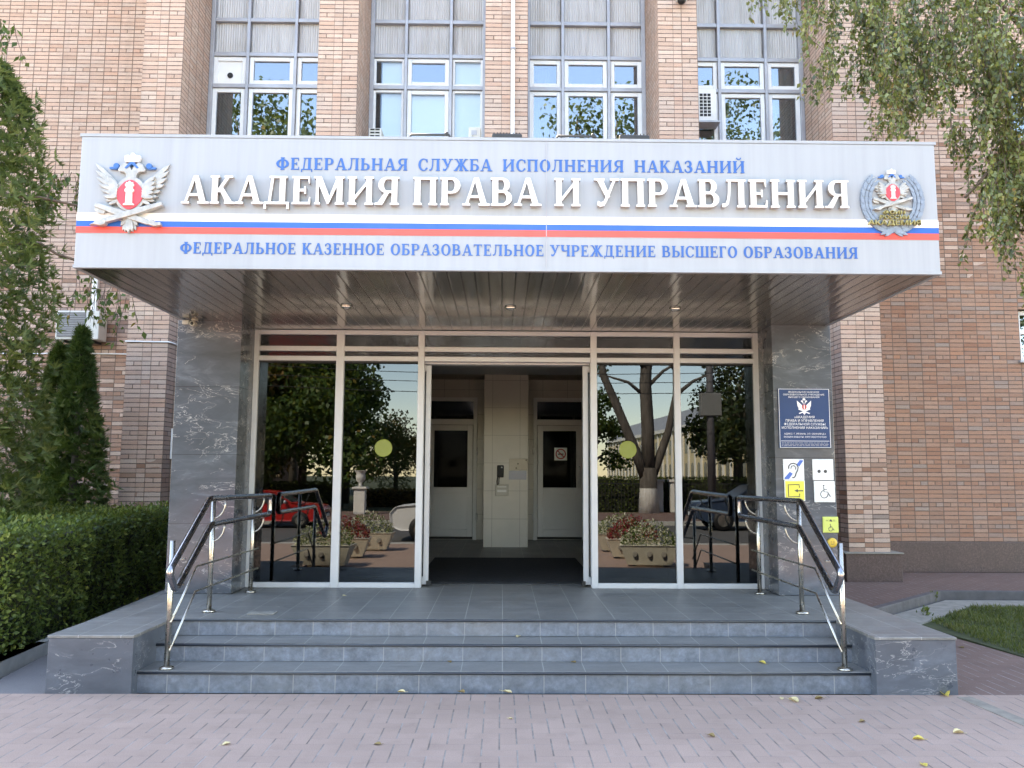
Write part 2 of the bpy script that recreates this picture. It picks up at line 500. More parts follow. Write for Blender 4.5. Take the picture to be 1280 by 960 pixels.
M = {}
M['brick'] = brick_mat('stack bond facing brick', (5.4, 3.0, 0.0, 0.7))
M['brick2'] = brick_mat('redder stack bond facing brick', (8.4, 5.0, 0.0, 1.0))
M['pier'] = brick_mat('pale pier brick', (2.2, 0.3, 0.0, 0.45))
M['marble'] = marble_mat('polished grey marble', (.088,.10,.118), 0.55)
M['marble2'] = marble_mat('dull grey marble', (.092,.104,.124), 0.45, 0.3)
M['floor'] = tile_mat('grey slate floor tiles', 'floor', (.185,.18,.172), (.36,.345,.32), 0.38)
M['riser'] = tile_mat('blue grey riser tiles', 'riser', (.14,.162,.194), (.27,.27,.27), 0.5, streak=False)
M['nosing'] = plain('dark bullnose tile edge', (.028,.034,.045), 0.4, 0, 0.25, 5)
M['paving'] = herringbone_mat('worn pink herringbone pavers', (.368,.258,.212))
M['sidepaving'] = herringbone_mat('brown herringbone pavers', (.185,.118,.10))
M['asphalt'] = asphalt_mat('worn asphalt', (.13,.12,.12))
M['road'] = asphalt_mat('road asphalt', (.075,.073,.072))
M['concrete'] = plain('weathered concrete', (.27,.25,.22), 0.9, 0, 0.3, 9, 0.5, 60)
M['stripconc'] = plain('grey concrete strip', (.235,.20,.165), 0.9, 0, 0.3, 9, 0.5, 60)
M['kerbconc'] = plain('pale concrete kerb', (.42,.415,.39), 0.85, 0, 0.22, 7, 0.4, 60)
M['darkkerb'] = plain('dark grey stone kerb', (.085,.08,.085), 0.7, 0, 0.35, 6, 0.3, 60)
M['earth'] = plain('bare soil', (.075,.058,.042), 1.0, 0, 0.4, 8, 0.8, 40)
M['lawn'] = plain('lawn soil', (.05,.06,.022), 1.0, 0, 0.45, 5, 0.8, 40)
M['soffit'] = soffit_mat()
M['fascia'] = fascia_mat()
M['granite'] = granite_mat()
M['ribbed'] = ribbed_mat()
M['alu'] = plain('grey anodised mullions', (.36,.365,.40), 0.45, 0.35, 0.18, 3)
M['whiteframe'] = plain('white powder coated frame', (.50,.51,.535), 0.38, 0, 0.06, 4)
M['pvc'] = plain('white plastic window frame', (.74,.75,.77), 0.4, 0, 0.06, 4)
M['doorwhite'] = plain('white plastic door panel', (.60,.61,.62), 0.42, 0, 0.06, 2)
M['seal'] = plain('black rubber seal', (.012,.012,.013), 0.6, 0, 0.2)
M['screenglass'] = glass_mat('dark mirror glass', (.12,.12,.13), 0.035)
M['transomglass'] = glass_mat('dark transom glass', (.10,.09,.09), 0.04)
M['glass'] = glass_mat('window glass', (.55,.60,.62), 0.17)
M['clearglass'] = glass_mat('clear window glass', (.88,.93,.95), 0.05)
M['doorglass'] = glass_mat('door glass', (.5,.5,.5), 0.10)
M['steel'] = plain('polished stainless steel', (.46,.43,.38), 0.30, 1.0, 0.08, 10)
M['steeldark'] = plain('polished dark handrail tube', (.34,.34,.36), 0.22, 1.0, 0.1, 10)
M['ltwhite'] = plain('glossy sky white letter', (.74,.74,.73), 0.22, 0, 0.03, 4)  # polished faces, with the bright sky they mirror painted in as white
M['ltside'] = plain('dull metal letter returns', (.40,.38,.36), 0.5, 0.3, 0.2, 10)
M['ltblue'] = plain('blue vinyl letter', (.014,.108,.38), 0.4, 0, 0.08, 3)
M['stwhite'] = plain('white stripe', (.86,.87,.88), 0.4, 0, 0.04, 3)
M['stblue'] = plain('blue stripe', (.008,.11,.46), 0.4, 0, 0.06, 3)
M['stred'] = plain('red stripe', (.66,.09,.075), 0.4, 0, 0.1, 2)
M['silver'] = plain('silver painted relief', (.43,.43,.42), 0.36, 0.45, 0.3, 22)
M['embwhite'] = plain('white painted relief', (.60,.60,.60), 0.4, 0, 0.06, 16)
M['embred'] = plain('red enamel', (.60,.07,.10), 0.35, 0, 0.08, 8)
M['embblue'] = plain('blue enamel', (.03,.14,.42), 0.35, 0, 0.1, 8)
M['wreath'] = plain('blue grey painted relief', (.22,.28,.36), 0.45, 0.2, 0.25, 30)
M['gold'] = plain('aged gold lettering', (.50,.42,.18), 0.35, 0.6, 0.2, 12)
M['signblue'] = plain('dark blue sign face', (.004,.036,.125), 0.55, 0, 0.1, 3)
M['signwhite'] = plain('white sign face', (.76,.79,.81), 0.3, 0, 0.05, 3)
M['bluepaper'] = plain('bluish laminated paper', (.24,.27,.38), 0.35, 0, 0.1, 8)
M['signyellow'] = plain('yellow sign face', (.72,.66,.10), 0.35, 0, 0.06, 3)
M['signgreen'] = plain('faded green yellow label', (.56,.62,.16), 0.4, 0, 0.08, 3)
M['print'] = plain('white print', (.80,.81,.82), 0.4, 0, 0.03, 3)
M['ink'] = plain('dark grey print', (.045,.05,.055), 0.4, 0, 0.1, 3)
M['inkblue'] = plain('blue print', (.05,.14,.48), 0.4, 0, 0.06, 3)
M['inkred'] = plain('red print', (.50,.05,.06), 0.4, 0, 0.06, 3)
M['dullsteel'] = plain('dull brushed steel', (.36,.33,.28), 0.5, 0.4, 0.1, 8)
M['black'] = plain('black plastic', (.006,.006,.007), 0.6, 0, 0.2, 10)
M['blackmetal'] = plain('black painted metal', (.03,.03,.032), 0.5, 0.1, 0.2, 10)
M['acwhite'] = plain('cream metal casing', (.60,.60,.57), 0.5, 0, 0.1, 5)
M['acgrille'] = plain('grey condenser mesh', (.15,.155,.16), 0.6, 0.2, 0.2, 30)
M['cream'] = plain('cream plastic', (.45,.43,.38), 0.4, 0, 0.08, 8)
M['pipewhite'] = plain('white painted pipe', (.78,.78,.78), 0.4, 0, 0.08, 3)
M['curtain'] = plain('pale curtain cloth', (.52,.50,.40), 0.9, 0, 0.12, 3)
M['curtaingrey'] = plain('grey green blind', (.32,.34,.28), 0.9, 0, 0.12, 3)
M['glarewhite'] = plain('white sheet for sky glare', (.90,.90,.88), 0.9, 0, 0.03, 3)  # white that stands in for glare of the sky on the panes
M['room'] = plain('dim room wall', (.22,.21,.20), 0.9, 0, 0.1, 1)
M['innertile'] = None
M['darkroom'] = plain('dim corridor', (.05,.047,.042), 0.9, 0, 0.5, 2)
M['ceiling'] = plain('beige slatted ceiling', (.30,.27,.23), 0.5, 0.2, 0.1, 2)
M['mat'] = plain('black ribbed rubber mat', (.016,.018,.022), 0.85, 0, 0.3, 12, 0.6, 90)
M['yellowdot'] = plain('olive green film sticker', (.17,.20,.022), 0.45, 0, 0.08, 6)
M['brass'] = plain('yellow call button', (.62,.42,.06), 0.35, 0.1, 0.1, 20)
M['chrome'] = plain('chrome trim', (.70,.66,.58), 0.15, 1.0, 0.05, 10)
M['stone'] = plain('pale cast stone', (.62,.58,.48), 0.85, 0, 0.15, 8, 0.4, 40)
M['darkcab'] = plain('grey painted cabinet', (.17,.17,.16), 0.6, 0, 0.15, 6)
M['stonewhite'] = plain('white painted stone', (.72,.69,.64), 0.75, 0, 0.1, 5)
M['bark'] = plain('brown bark', (.085,.068,.052), 0.95, 0, 0.45, 14, 0.8, 30)
M['birchbark'] = plain('thin brown twig bark', (.13,.09,.065), 0.85, 0, 0.4, 20)
M['wbark'] = whitewash_bark()
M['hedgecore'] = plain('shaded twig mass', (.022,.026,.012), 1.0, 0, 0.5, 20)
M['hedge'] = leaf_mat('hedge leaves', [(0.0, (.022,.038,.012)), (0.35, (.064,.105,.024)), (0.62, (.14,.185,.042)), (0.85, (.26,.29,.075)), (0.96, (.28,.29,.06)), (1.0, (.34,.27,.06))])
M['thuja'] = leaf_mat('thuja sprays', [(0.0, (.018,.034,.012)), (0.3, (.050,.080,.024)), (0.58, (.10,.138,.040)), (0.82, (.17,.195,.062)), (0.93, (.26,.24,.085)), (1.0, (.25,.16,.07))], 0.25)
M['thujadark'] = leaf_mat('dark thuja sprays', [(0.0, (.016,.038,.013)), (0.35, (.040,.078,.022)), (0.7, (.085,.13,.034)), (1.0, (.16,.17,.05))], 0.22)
M['birch'] = leaf_mat('birch leaves', [(0.0, (.042,.058,.020)), (0.35, (.105,.130,.040)), (0.65, (.20,.222,.066)), (0.86, (.32,.325,.12)), (0.95, (.38,.33,.10)), (1.0, (.34,.20,.07))], 0.35, 0.32, 0.6)
M['linden'] = leaf_mat('broad green leaves', [(0.0, (.02,.045,.014)), (0.4, (.042,.085,.022)), (0.75, (.08,.13,.03)), (0.92, (.16,.17,.035)), (1.0, (.25,.15,.03))], 0.35)
M['lindendark'] = leaf_mat('dull green leaves', [(0.0, (.015,.028,.012)), (0.4, (.032,.052,.02)), (0.75, (.06,.085,.03)), (0.92, (.12,.12,.04)), (1.0, (.18,.12,.04))], 0.25)
M['autumn'] = leaf_mat('rusty autumn leaves', [(0.0, (.06,.04,.012)), (0.4, (.13,.075,.02)), (0.75, (.22,.12,.025)), (1.0, (.30,.20,.04))], 0.35)
M['grassblade'] = leaf_mat('grass blades', [(0.0, (.025,.038,.012)), (0.4, (.07,.095,.022)), (0.7, (.13,.14,.04)), (1.0, (.26,.21,.10))], 0.3)
M['flowers'] = leaf_mat('white flower heads', [(0.0, (.06,.10,.03)), (0.45, (.14,.19,.05)), (0.6, (.6,.6,.42)), (1.0, (.82,.80,.68))], 0.3)
M['redflowers'] = leaf_mat('dark red bedding plants', [(0.0, (.09,.012,.02)), (0.5, (.28,.025,.05)), (0.8, (.45,.04,.08)), (1.0, (.10,.13,.03))], 0.3)
M['fallen'] = plain('yellow fallen leaf', (.58,.44,.09), 0.6, 0, 0.25, 60)
M['fallenpale'] = plain('pale dry fallen leaf', (.62,.50,.27), 0.7, 0, 0.25, 60)
M['fallenbrown'] = plain('brown fallen leaf', (.24,.16,.06), 0.7, 0, 0.3, 60)

def inner_tile():
    t = NT('beige interior wall tiles')
    x, y, z = t.sep(t.pos())
    fu = t.math('FRACT', t.math('DIVIDE', t.math('SUBTRACT', x, -0.145), 0.456)); fv = t.math('FRACT', t.math('DIVIDE', t.math('SUBTRACT', z, 0.414), 0.456))
    e = t.math('MINIMUM', t.math('MINIMUM', fu, t.math('SUBTRACT', 1.0, fu)), t.math('MINIMUM', fv, t.math('SUBTRACT', 1.0, fv)))
    n = t.noise(3, 4, 0.5, t.pos())
    c = t.ramp(n, [(0.3, (.42,.40,.365)), (0.7, (.47,.45,.41))])
    t.set(t.mix(t.mapr(e, 0.004, 0.009), (.19,.175,.155,1), c), 0.35)
    return t.m
M['innertile'] = inner_tile()

# ------------------------------------------------------------------ measured levels
ZP, ZB, ZT = 0.4143, 3.143, 4.162            # platform, soffit, canopy top
YF, YC, YG, YP, YW = 6.103, 8.293, 8.75, 12.75, 13.98
XL, XR = -3.298, 3.376
CH, BW = 0.0722, 0.2475                       # course height, brick length

# ------------------------------------------------------------------ ground
def sheet(name, pts, z, mat, thick=None):
    mb = MB()
    if thick: mb.prism(pts, z-thick, z, 'z')
    else: mb.face([(p[0], p[1], z) for p in pts])
    return structure(mb.build(name, mat))
def rect(x0, y0, x1, y1): return [(x0,y0),(x1,y0),(x1,y1),(x0,y1)]
sheet('ground', rect(-500,-500,500,500), -0.16, M['lawn'])
sheet('road', rect(-400,-10.6,400,-1.9), -0.12, M['road'])
sheet('pavement', rect(-60,-1.6,60,6.212), 0.0, M['paving'], 0.15)
structure(MB().box(-60,-1.9,-0.16,60,-1.604,0.006).build('kerb', M['kerbconc'], bevel=0.01))
sheet('far_pavement', rect(-200,-17.5,200,-10.9), 0.0, M['sidepaving'], 0.15)
structure(MB().box(-200,-10.9,-0.16,200,-10.6,0.006).build('far_kerb', M['kerbconc']))
sheet('park_ground', rect(-200,-160,200,-17.51), -0.02, M['lawn'], 0.1)
# left of the steps: grey asphalt, then the hedge bed behind a kerb
sheet('asphalt_path', [(-3.9,6.212),(-3.31,6.212),(-3.31,12.7),(-4.3,12.7),(-4.0,7.5),(-3.86,6.5)], 0.0, M['asphalt'], 0.15)
sheet('asphalt_strip', [(-14,6.216),(-3.9,6.216),(-3.87,6.44),(-14,6.44)], 0.0, M['asphalt'], 0.15)
sheet('hedge_bed', [(-14,6.6),(-4.0,6.6),(-4.12,7.5),(-4.42,12.7),(-14,13.9)], 0.03, M['earth'], 0.15)
# right of the steps
sheet('side_paving', [(3.386,6.212),(60,6.212),(60,7.30),(4.66,7.42),(4.5,8.55),(4.42,9.76),(5.62,10.86),(9.6,10.72),(60,10.70),(60,13.9),(3.386,13.9)], 0.0, M['sidepaving'], 0.15)
MBs = MB().prism([(3.33,6.15),(3.44,6.15),(3.52,5.05),(3.41,5.05)], -0.1, 0.004, 'z')
structure(MBs.build('concrete_strip', M['stripconc']))

# lawn with a stone kerb, a concrete collar and grass
LAWN = [(4.68,7.44),(30,7.33),(30,10.55),(9.5,10.58),(5.70,10.70),(4.54,9.66),(4.56,8.60)]
sheet('lawn_bed', LAWN, 0.004, M['lawn'], 0.1)
def strip_wall(pts, w, z0, z1):
    mb = MB()
    n = len(pts)
    L, Rr = [], []
    for i, p in enumerate(pts):
        a = Vector(pts[max(i-1,0)]); b = Vector(pts[min(i+1,n-1)])
        t = (b-a).normalized(); q = Vector((-t.y, t.x))*w/2
        L.append((p[0]+q.x, p[1]+q.y)); Rr.append((p[0]-q.x, p[1]-q.y))
    mb.prism(L+Rr[::-1], z0, z1, 'z')
    return mb
o = strip_wall([(3.95,9.15),(4.50,9.68),(5.66,10.79),(9.55,10.66),(30,10.62)], 0.10, -0.1, 0.13).build('stone_kerb', M['darkkerb'], bevel=0.012)
tag(o, 'low dark stone kerb edging the lawn right of the steps', 'kerb')
o = strip_wall([(4.0,8.8),(4.68,9.46),(5.76,10.50),(9.5,10.42),(30,10.38)], 0.42, -0.05, 0.02).build('concrete_collar', M['concrete'])
structure(o)

# ------------------------------------------------------------------ leaf meshes
def leaf_mesh(name, C, D, N, L, Wd, rnd, mat, parent=None, fold=0.15):
    """one diamond leaf per row of C: base C, tip along D, facing N"""
    n = len(C)
    D = D/np.linalg.norm(D, axis=1, keepdims=True)
    Sx = np.cross(D, N); Sx /= (np.linalg.norm(Sx, axis=1, keepdims=True)+1e-9)
    U = np.cross(Sx, D)
    L = np.broadcast_to(np.asarray(L, float).reshape(-1,1), (n,1)); Wd = np.broadcast_to(np.asarray(Wd, float).reshape(-1,1), (n,1))
    V = np.empty((n,4,3))
    V[:,0] = C
    mid = C + D*L*0.42
    V[:,1] = mid + Sx*Wd*0.5 + U*Wd*fold
    V[:,2] = C + D*L
    V[:,3] = mid - Sx*Wd*0.5 + U*Wd*fold
    me = bpy.data.meshes.new(name)
    me.vertices.add(4*n); me.vertices.foreach_set('co', V.reshape(-1))
    me.loops.add(4*n); me.loops.foreach_set('vertex_index', np.arange(4*n, dtype=np.int32))
    me.polygons.add(n); me.polygons.foreach_set('loop_start', np.arange(0, 4*n, 4, dtype=np.int32))
    me.polygons.foreach_set('loop_total', np.full(n, 4, dtype=np.int32))
    me.update(calc_edges=True)
    at = me.attributes.new('rnd', 'FLOAT', 'FACE'); at.data.foreach_set('value', np.clip(rnd, 0, 1).astype(np.float32))
    me.materials.append(mat)
    o = bpy.data.objects.new(name, me); COL.objects.link(o)
    if parent: o.parent = parent
    return o
def unit(n):
    v = RNG.normal(size=(n,3)); return v/np.linalg.norm(v, axis=1, keepdims=True)
def clump_noise(P, scale, seed=0):
    """cheap smooth noise for clumping colour and shape"""
    r = np.random.default_rng(seed)
    out = np.zeros(len(P))
    for k in range(6):
        d = r.normal(size=3)*scale*(1+0.5*k); ph = r.uniform(0, 6.28)
        out += np.sin(P@d+ph)/(1+0.4*k)
    return out/3.2

# hedge: a clipped block that runs back along the side of the porch
def hedge():
    t = thing('clipped_hedge', 'clipped leafy green hedge with a flat top left of the marble steps', 'hedge', (-8,9,0.03))
    H = 1.11
    # footprint polygon
    P = [(-13.5,6.95),(-4.06,6.95),(-4.62,12.55),(-13.5,12.55)]
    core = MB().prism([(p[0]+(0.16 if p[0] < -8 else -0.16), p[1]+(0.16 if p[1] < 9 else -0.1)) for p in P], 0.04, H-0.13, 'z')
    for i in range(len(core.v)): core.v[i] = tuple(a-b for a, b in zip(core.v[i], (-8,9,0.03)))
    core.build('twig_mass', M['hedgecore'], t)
    C, Dn = [], []
    def addface(n, fn, nrm):
        q = RNG.random((n,2)); C.append(fn(q[:,0], q[:,1])); Dn.append(np.tile(nrm, (n,1)))
    lerp = lambda a, b, s: np.outer(1-s, a)+np.outer(s, b)
    addface(17000, lambda a, b: np.column_stack((-9.5+a*5.4, np.full_like(a, 6.95), 0.06+b*(H-0.06))), (0,-1,0))
    addface(15000, lambda a, b: np.column_stack((lerp(np.array([-4.06,6.95]), np.array([-4.62,12.55]), a), 0.06+b*(H-0.06))), (1,0.1,0))
    xr = lambda y: -4.06-(y-6.95)*0.1
    addface(26000, lambda a, b: np.column_stack((-10+b*(xr(6.95+a*5.6)+10), 6.95+a*5.6, np.full_like(a, H))), (0,0,1))
    C, Dn = np.concatenate(C), np.concatenate(Dn).astype(float)
    bul = clump_noise(C, 2.6, 3)*0.07 + clump_noise(C, 7.0, 4)*0.03
    keep = (RNG.random(len(C)) > np.clip(clump_noise(C, 5.0, 12)*1.2-0.25, 0, 0.85)*(Dn[:,2] < 0.5))
    C, Dn, bul = C[keep], Dn[keep], bul[keep]
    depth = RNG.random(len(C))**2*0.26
    C = C + Dn*(bul-depth)[:,None] + RNG.normal(size=C.shape)*0.018
    D = Dn*0.55 + unit(len(C))*0.8 + np.array([0,0,0.35])
    N = Dn + unit(len(C))*0.7
    rnd = 0.34 + clump_noise(C, 4.0, 5)*0.24 + Dn[:,2]*0.16 + RNG.normal(size=len(C))*0.17 - depth*1.0 + (RNG.random(len(C)) > 0.975)*0.35  # light put into leaf tone: top leaves lighter, deeper ones darker
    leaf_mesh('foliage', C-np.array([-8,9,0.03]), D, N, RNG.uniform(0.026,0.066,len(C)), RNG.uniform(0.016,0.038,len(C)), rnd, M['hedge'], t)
hedge()
tag(strip_wall([(-14,6.52),(-3.93,6.52),(-4.05,7.5),(-4.36,12.6)], 0.11, -0.1, 0.11).build('concrete_kerb', M['kerbconc'], bevel=0.012),
    'pale concrete kerb running along the foot of the hedge', 'kerb')

def thuja(name, label, x, y, h, r, nspray, mat, seed, z0=0.02, group='thujas left of the entrance', pw=2.3):
    global RNG
    RNG = np.random.default_rng(seed)
    t = thing(name, label, 'conifer', (x, y, z0), group)
    MB().tube([(0,0,0),(0.01,0,h*0.5),(0,0.01,h*0.93)], [0.05+h*0.008, 0.03+h*0.004, 0.008], 7).build('trunk', M['bark'], t)
    s = RNG.random(nspray)
    zz = h*(0.02+0.98*s)
    def prof(q):       # column that narrows to a pointed top
        if pw < 2: return np.where(q < 0.15, 0.8+q*1.33, np.clip((1-q)/0.85, 0, 1)**0.72)
        return np.where(q < 0.12, 0.75+q*2.0, np.where(q < 0.5, 1.0, np.sqrt(np.clip(1-((q-0.5)/0.5)**2.3, 0, 1))))
    th = RNG.uniform(0, 2*PI, nspray)
    dirs = np.column_stack((np.cos(th), np.sin(th), np.zeros(nspray)))
    base = np.column_stack((dirs[:,:2]*r, zz))
    lump = clump_noise(base, 3.3, seed+1)*0.75+clump_noise(base, 9.0, seed+2)*0.5
    rad = r*prof(zz/h)*(1+lump*0.27)*(1-RNG.random(nspray)**2*0.45+(RNG.random(nspray) > 0.88)*RNG.random(nspray)*0.35)
    P = np.column_stack((dirs[:,0]*rad, dirs[:,1]*rad, zz))
    k = 9
    out = dirs*0.75 + np.array([0,0,0.75]) + RNG.normal(size=(nspray,3))*0.3
    out /= np.linalg.norm(out, axis=1, keepdims=True)
    side = np.cross(out, dirs+RNG.normal(size=(nspray,3))*0.5); side /= np.linalg.norm(side, axis=1, keepdims=True)
    Cc, Dd, Nn, Rn = [], [], [], []
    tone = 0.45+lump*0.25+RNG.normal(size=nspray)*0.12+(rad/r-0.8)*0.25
    for i in range(k):
        a = (i-(k-1)/2)/((k-1)/2)
        Cc.append(P+out*(0.03*abs(a))+side*a*0.025)
        Dd.append(out*math.cos(a*1.05)+side*math.sin(a*1.05))
        Nn.append(np.cross(out, side)+RNG.normal(size=(nspray,3))*0.25)
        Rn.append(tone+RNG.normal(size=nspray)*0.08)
    n = nspray*k
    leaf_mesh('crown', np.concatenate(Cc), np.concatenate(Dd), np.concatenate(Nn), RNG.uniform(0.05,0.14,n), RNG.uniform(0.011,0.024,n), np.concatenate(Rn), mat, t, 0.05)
    return t
thuja('thuja_tree', 'tall thick thuja at the left edge reaching above the canopy', -6.40, 9.6, 6.6, 0.92, 7500, M['thuja'], 21)
thuja('thuja_tree', 'slim dark thuja standing nearer the grey porch column, under the air conditioner', -6.22, 12.1, 3.66, 0.47, 2600, M['thujadark'], 22, pw=1.0)
thuja('thuja_tree', 'slim dark thuja between the tall thuja and its taller slim neighbour', -6.66, 12.35, 3.46, 0.42, 2400, M['thujadark'], 23, pw=1.0)

def grass():
    global RNG
    RNG = np.random.default_rng(5)
    n = 34000
    P = np.column_stack((RNG.uniform(4.6,9.5,n), RNG.uniform(7.4,10.35,n)))
    edge = 9.45-0.0*P[:,0]
    ok = (P[:,1] < np.where(P[:,0] < 5.75, 9.17+(P[:,0]-4.7)*0.97, 10.21)+RNG.normal(size=n)*0.035) & (P[:,1] > 7.47) & (P[:,0] > 4.68+np.abs(P[:,1]-8.2)*0.03)
    P = P[ok]; n = len(P)
    C = np.column_stack((P, np.full(n, 0.005)))
    D = unit(n)*0.55+np.array([0,0,1.0])
    cl = clump_noise(C, 3.0, 8)
    L = RNG.uniform(0.02,0.06,n)*(1+cl*0.6)
    o = leaf_mesh('grass', C, D, unit(n), L, RNG.uniform(0.006,0.011,n), 0.45+cl*0.25+RNG.normal(size=n)*0.18, M['grassblade'])
    tag(o, 'short rough grass of the lawn right of the steps', 'grass', kind='stuff')
grass()
def weed(x, y, h, n, label):
    t = thing('weed_tuft', label, 'weed', (x, y, 0.0))
    C = np.column_stack((RNG.normal(size=n)*0.03, RNG.normal(size=n)*0.02, RNG.uniform(0, h*0.7, n)))
    leaf_mesh('foliage', C, unit(n)*0.6+np.array([0,0,0.8]), unit(n), RNG.uniform(0.04,0.07,n), RNG.uniform(0.012,0.02,n), 0.45+RNG.normal(size=n)*0.2, M['hedge'], t)
weed(5.5, 10.62, 0.16, 60, 'small green weed at the corner of the stone kerb')
weed(4.86, 9.55, 0.15, 55, 'small weed where the concrete collar meets the grass')
# ------------------------------------------------------------------ academy building
bld = thing('academy_building', 'tall brick academy building with pale piers and ribbed window bays behind the porch', 'building', (0,14,0))
def ploc(o, off=(0,14,0)):
    o.location = (-off[0], -off[1], -off[2]); return o
def bpart(mb, name, mat, parent=bld, **k):
    o = mb.build(name, mat, parent, **k)
    if parent is bld: ploc(o)
    return o
PIERS = [(-5.85,-5.205),(-3.02,-2.37),(-0.30,0.40),(2.53,3.18),(5.355,6.0)]
BAYS = [(-5.205,-3.02),(-2.37,-0.30),(0.40,2.53),(3.18,5.355)]
HB = 12.6
def brick_quad(mb, a, b, z0, z1, u0, u1):
    """vertical brick face from a=(x,y) to b=(x,y)"""
    mb.face([(a[0],a[1],z0),(b[0],b[1],z0),(b[0],b[1],z1),(a[0],a[1],z1)], [(u0,z0/CH),(u1,z0/CH),(u1,z1/CH),(u0,z1/CH)])
wall = MB(); wall_main = wall; wall_east = MB()
def wall_rect(x0, x1, z0, z1, y=YW):
    brick_quad(wall, (x0,y), (x1,y), z0, z1, (x0+6.1)/BW-40, (x1+6.1)/BW-40)
WX0, WX1, WZ = 9.0, 11.0, [(3.6,4.5),(7.6,9.2)]
wall_rect(-40, -5.85, 0.0, HB)
wall = wall_east
wall_rect(6.0, WX0, 0.0, HB)
wall_rect(WX1, 40, 0.0, HB)
zz = 0.0
for a, b in WZ: wall_rect(WX0, WX1, zz, a); zz = b
wall_rect(WX0, WX1, zz, HB)
wall = wall_main
for (a, b) in BAYS: wall_rect(a, b, 4.2, 6.45); 
wall_rect(-5.205, -3.298, 0, 4.2); wall_rect(3.376, 5.355, 0, 4.2)
for (a, b) in WZ:       # reveals of the right-hand windows
    brick_quad(wall, (WX0,YW), (WX0,YW+0.2), a, b, 0, 0.8); brick_quad(wall, (WX1,YW+0.2), (WX1,YW), a, b, 0, 0.8)
brick_quad(wall, (-40,30), (-40,YW), 0, HB, 0, 60); brick_quad(wall, (40,YW), (40,30), 0, HB, 0, 60)
brick_quad(wall, (40,30), (-40,30), 0, HB, 0, 300)
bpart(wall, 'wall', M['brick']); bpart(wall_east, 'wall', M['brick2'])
for (a, b) in PIERS:
    Z0 = 0 if a < -5 or a > 5 else ZT+0.03
    mb = MB(); w = (b-a); x1, x2 = a+0.385*w, a+0.60*w
    brick_quad(mb, (a,YP), (x1,YP), Z0, HB, 0.02, 0.98)
    brick_quad(mb, (x1,YP), (x2,YP), Z0, HB, 60.0, 61.0)
    brick_quad(mb, (x2,YP), (b,YP), Z0, HB, 2.0, 3.0)
    brick_quad(mb, (a,YW+0.1), (a,YP), Z0, HB, 5.35, 10)
    brick_quad(mb, (b,YP), (b,YW+0.1), Z0, HB, 20, 24.65)
    mb.face([(a,YP,HB),(b,YP,HB),(b,YW,HB),(a,YW,HB)], [(0,0)]*4)
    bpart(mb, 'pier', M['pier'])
rf = MB(); rf.box(-40.1,12.6,HB+0.004,40.1,30.1,HB+0.35)
bpart(rf, 'cornice', M['concrete'])
# granite base
gb = MB()
gb.box(-40,YW-0.06,0,-5.856,YW-0.003,0.50); gb.box(6.13,YW-0.06,0,40,YW-0.003,0.50)
for (a, b) in (PIERS[0], PIERS[4]):
    gb.box(a-0.10,YP-0.12,0,b+0.11,YW-0.004,0.42)
bpart(gb, 'granite_base', M['granite'], bevel=0.006)
for (a, b) in (PIERS[0], PIERS[4]): bpart(MB().box(a-0.125,YP-0.145,0.422,b+0.135,YW-0.07,0.44), 'ledge_cap', M['concrete'])

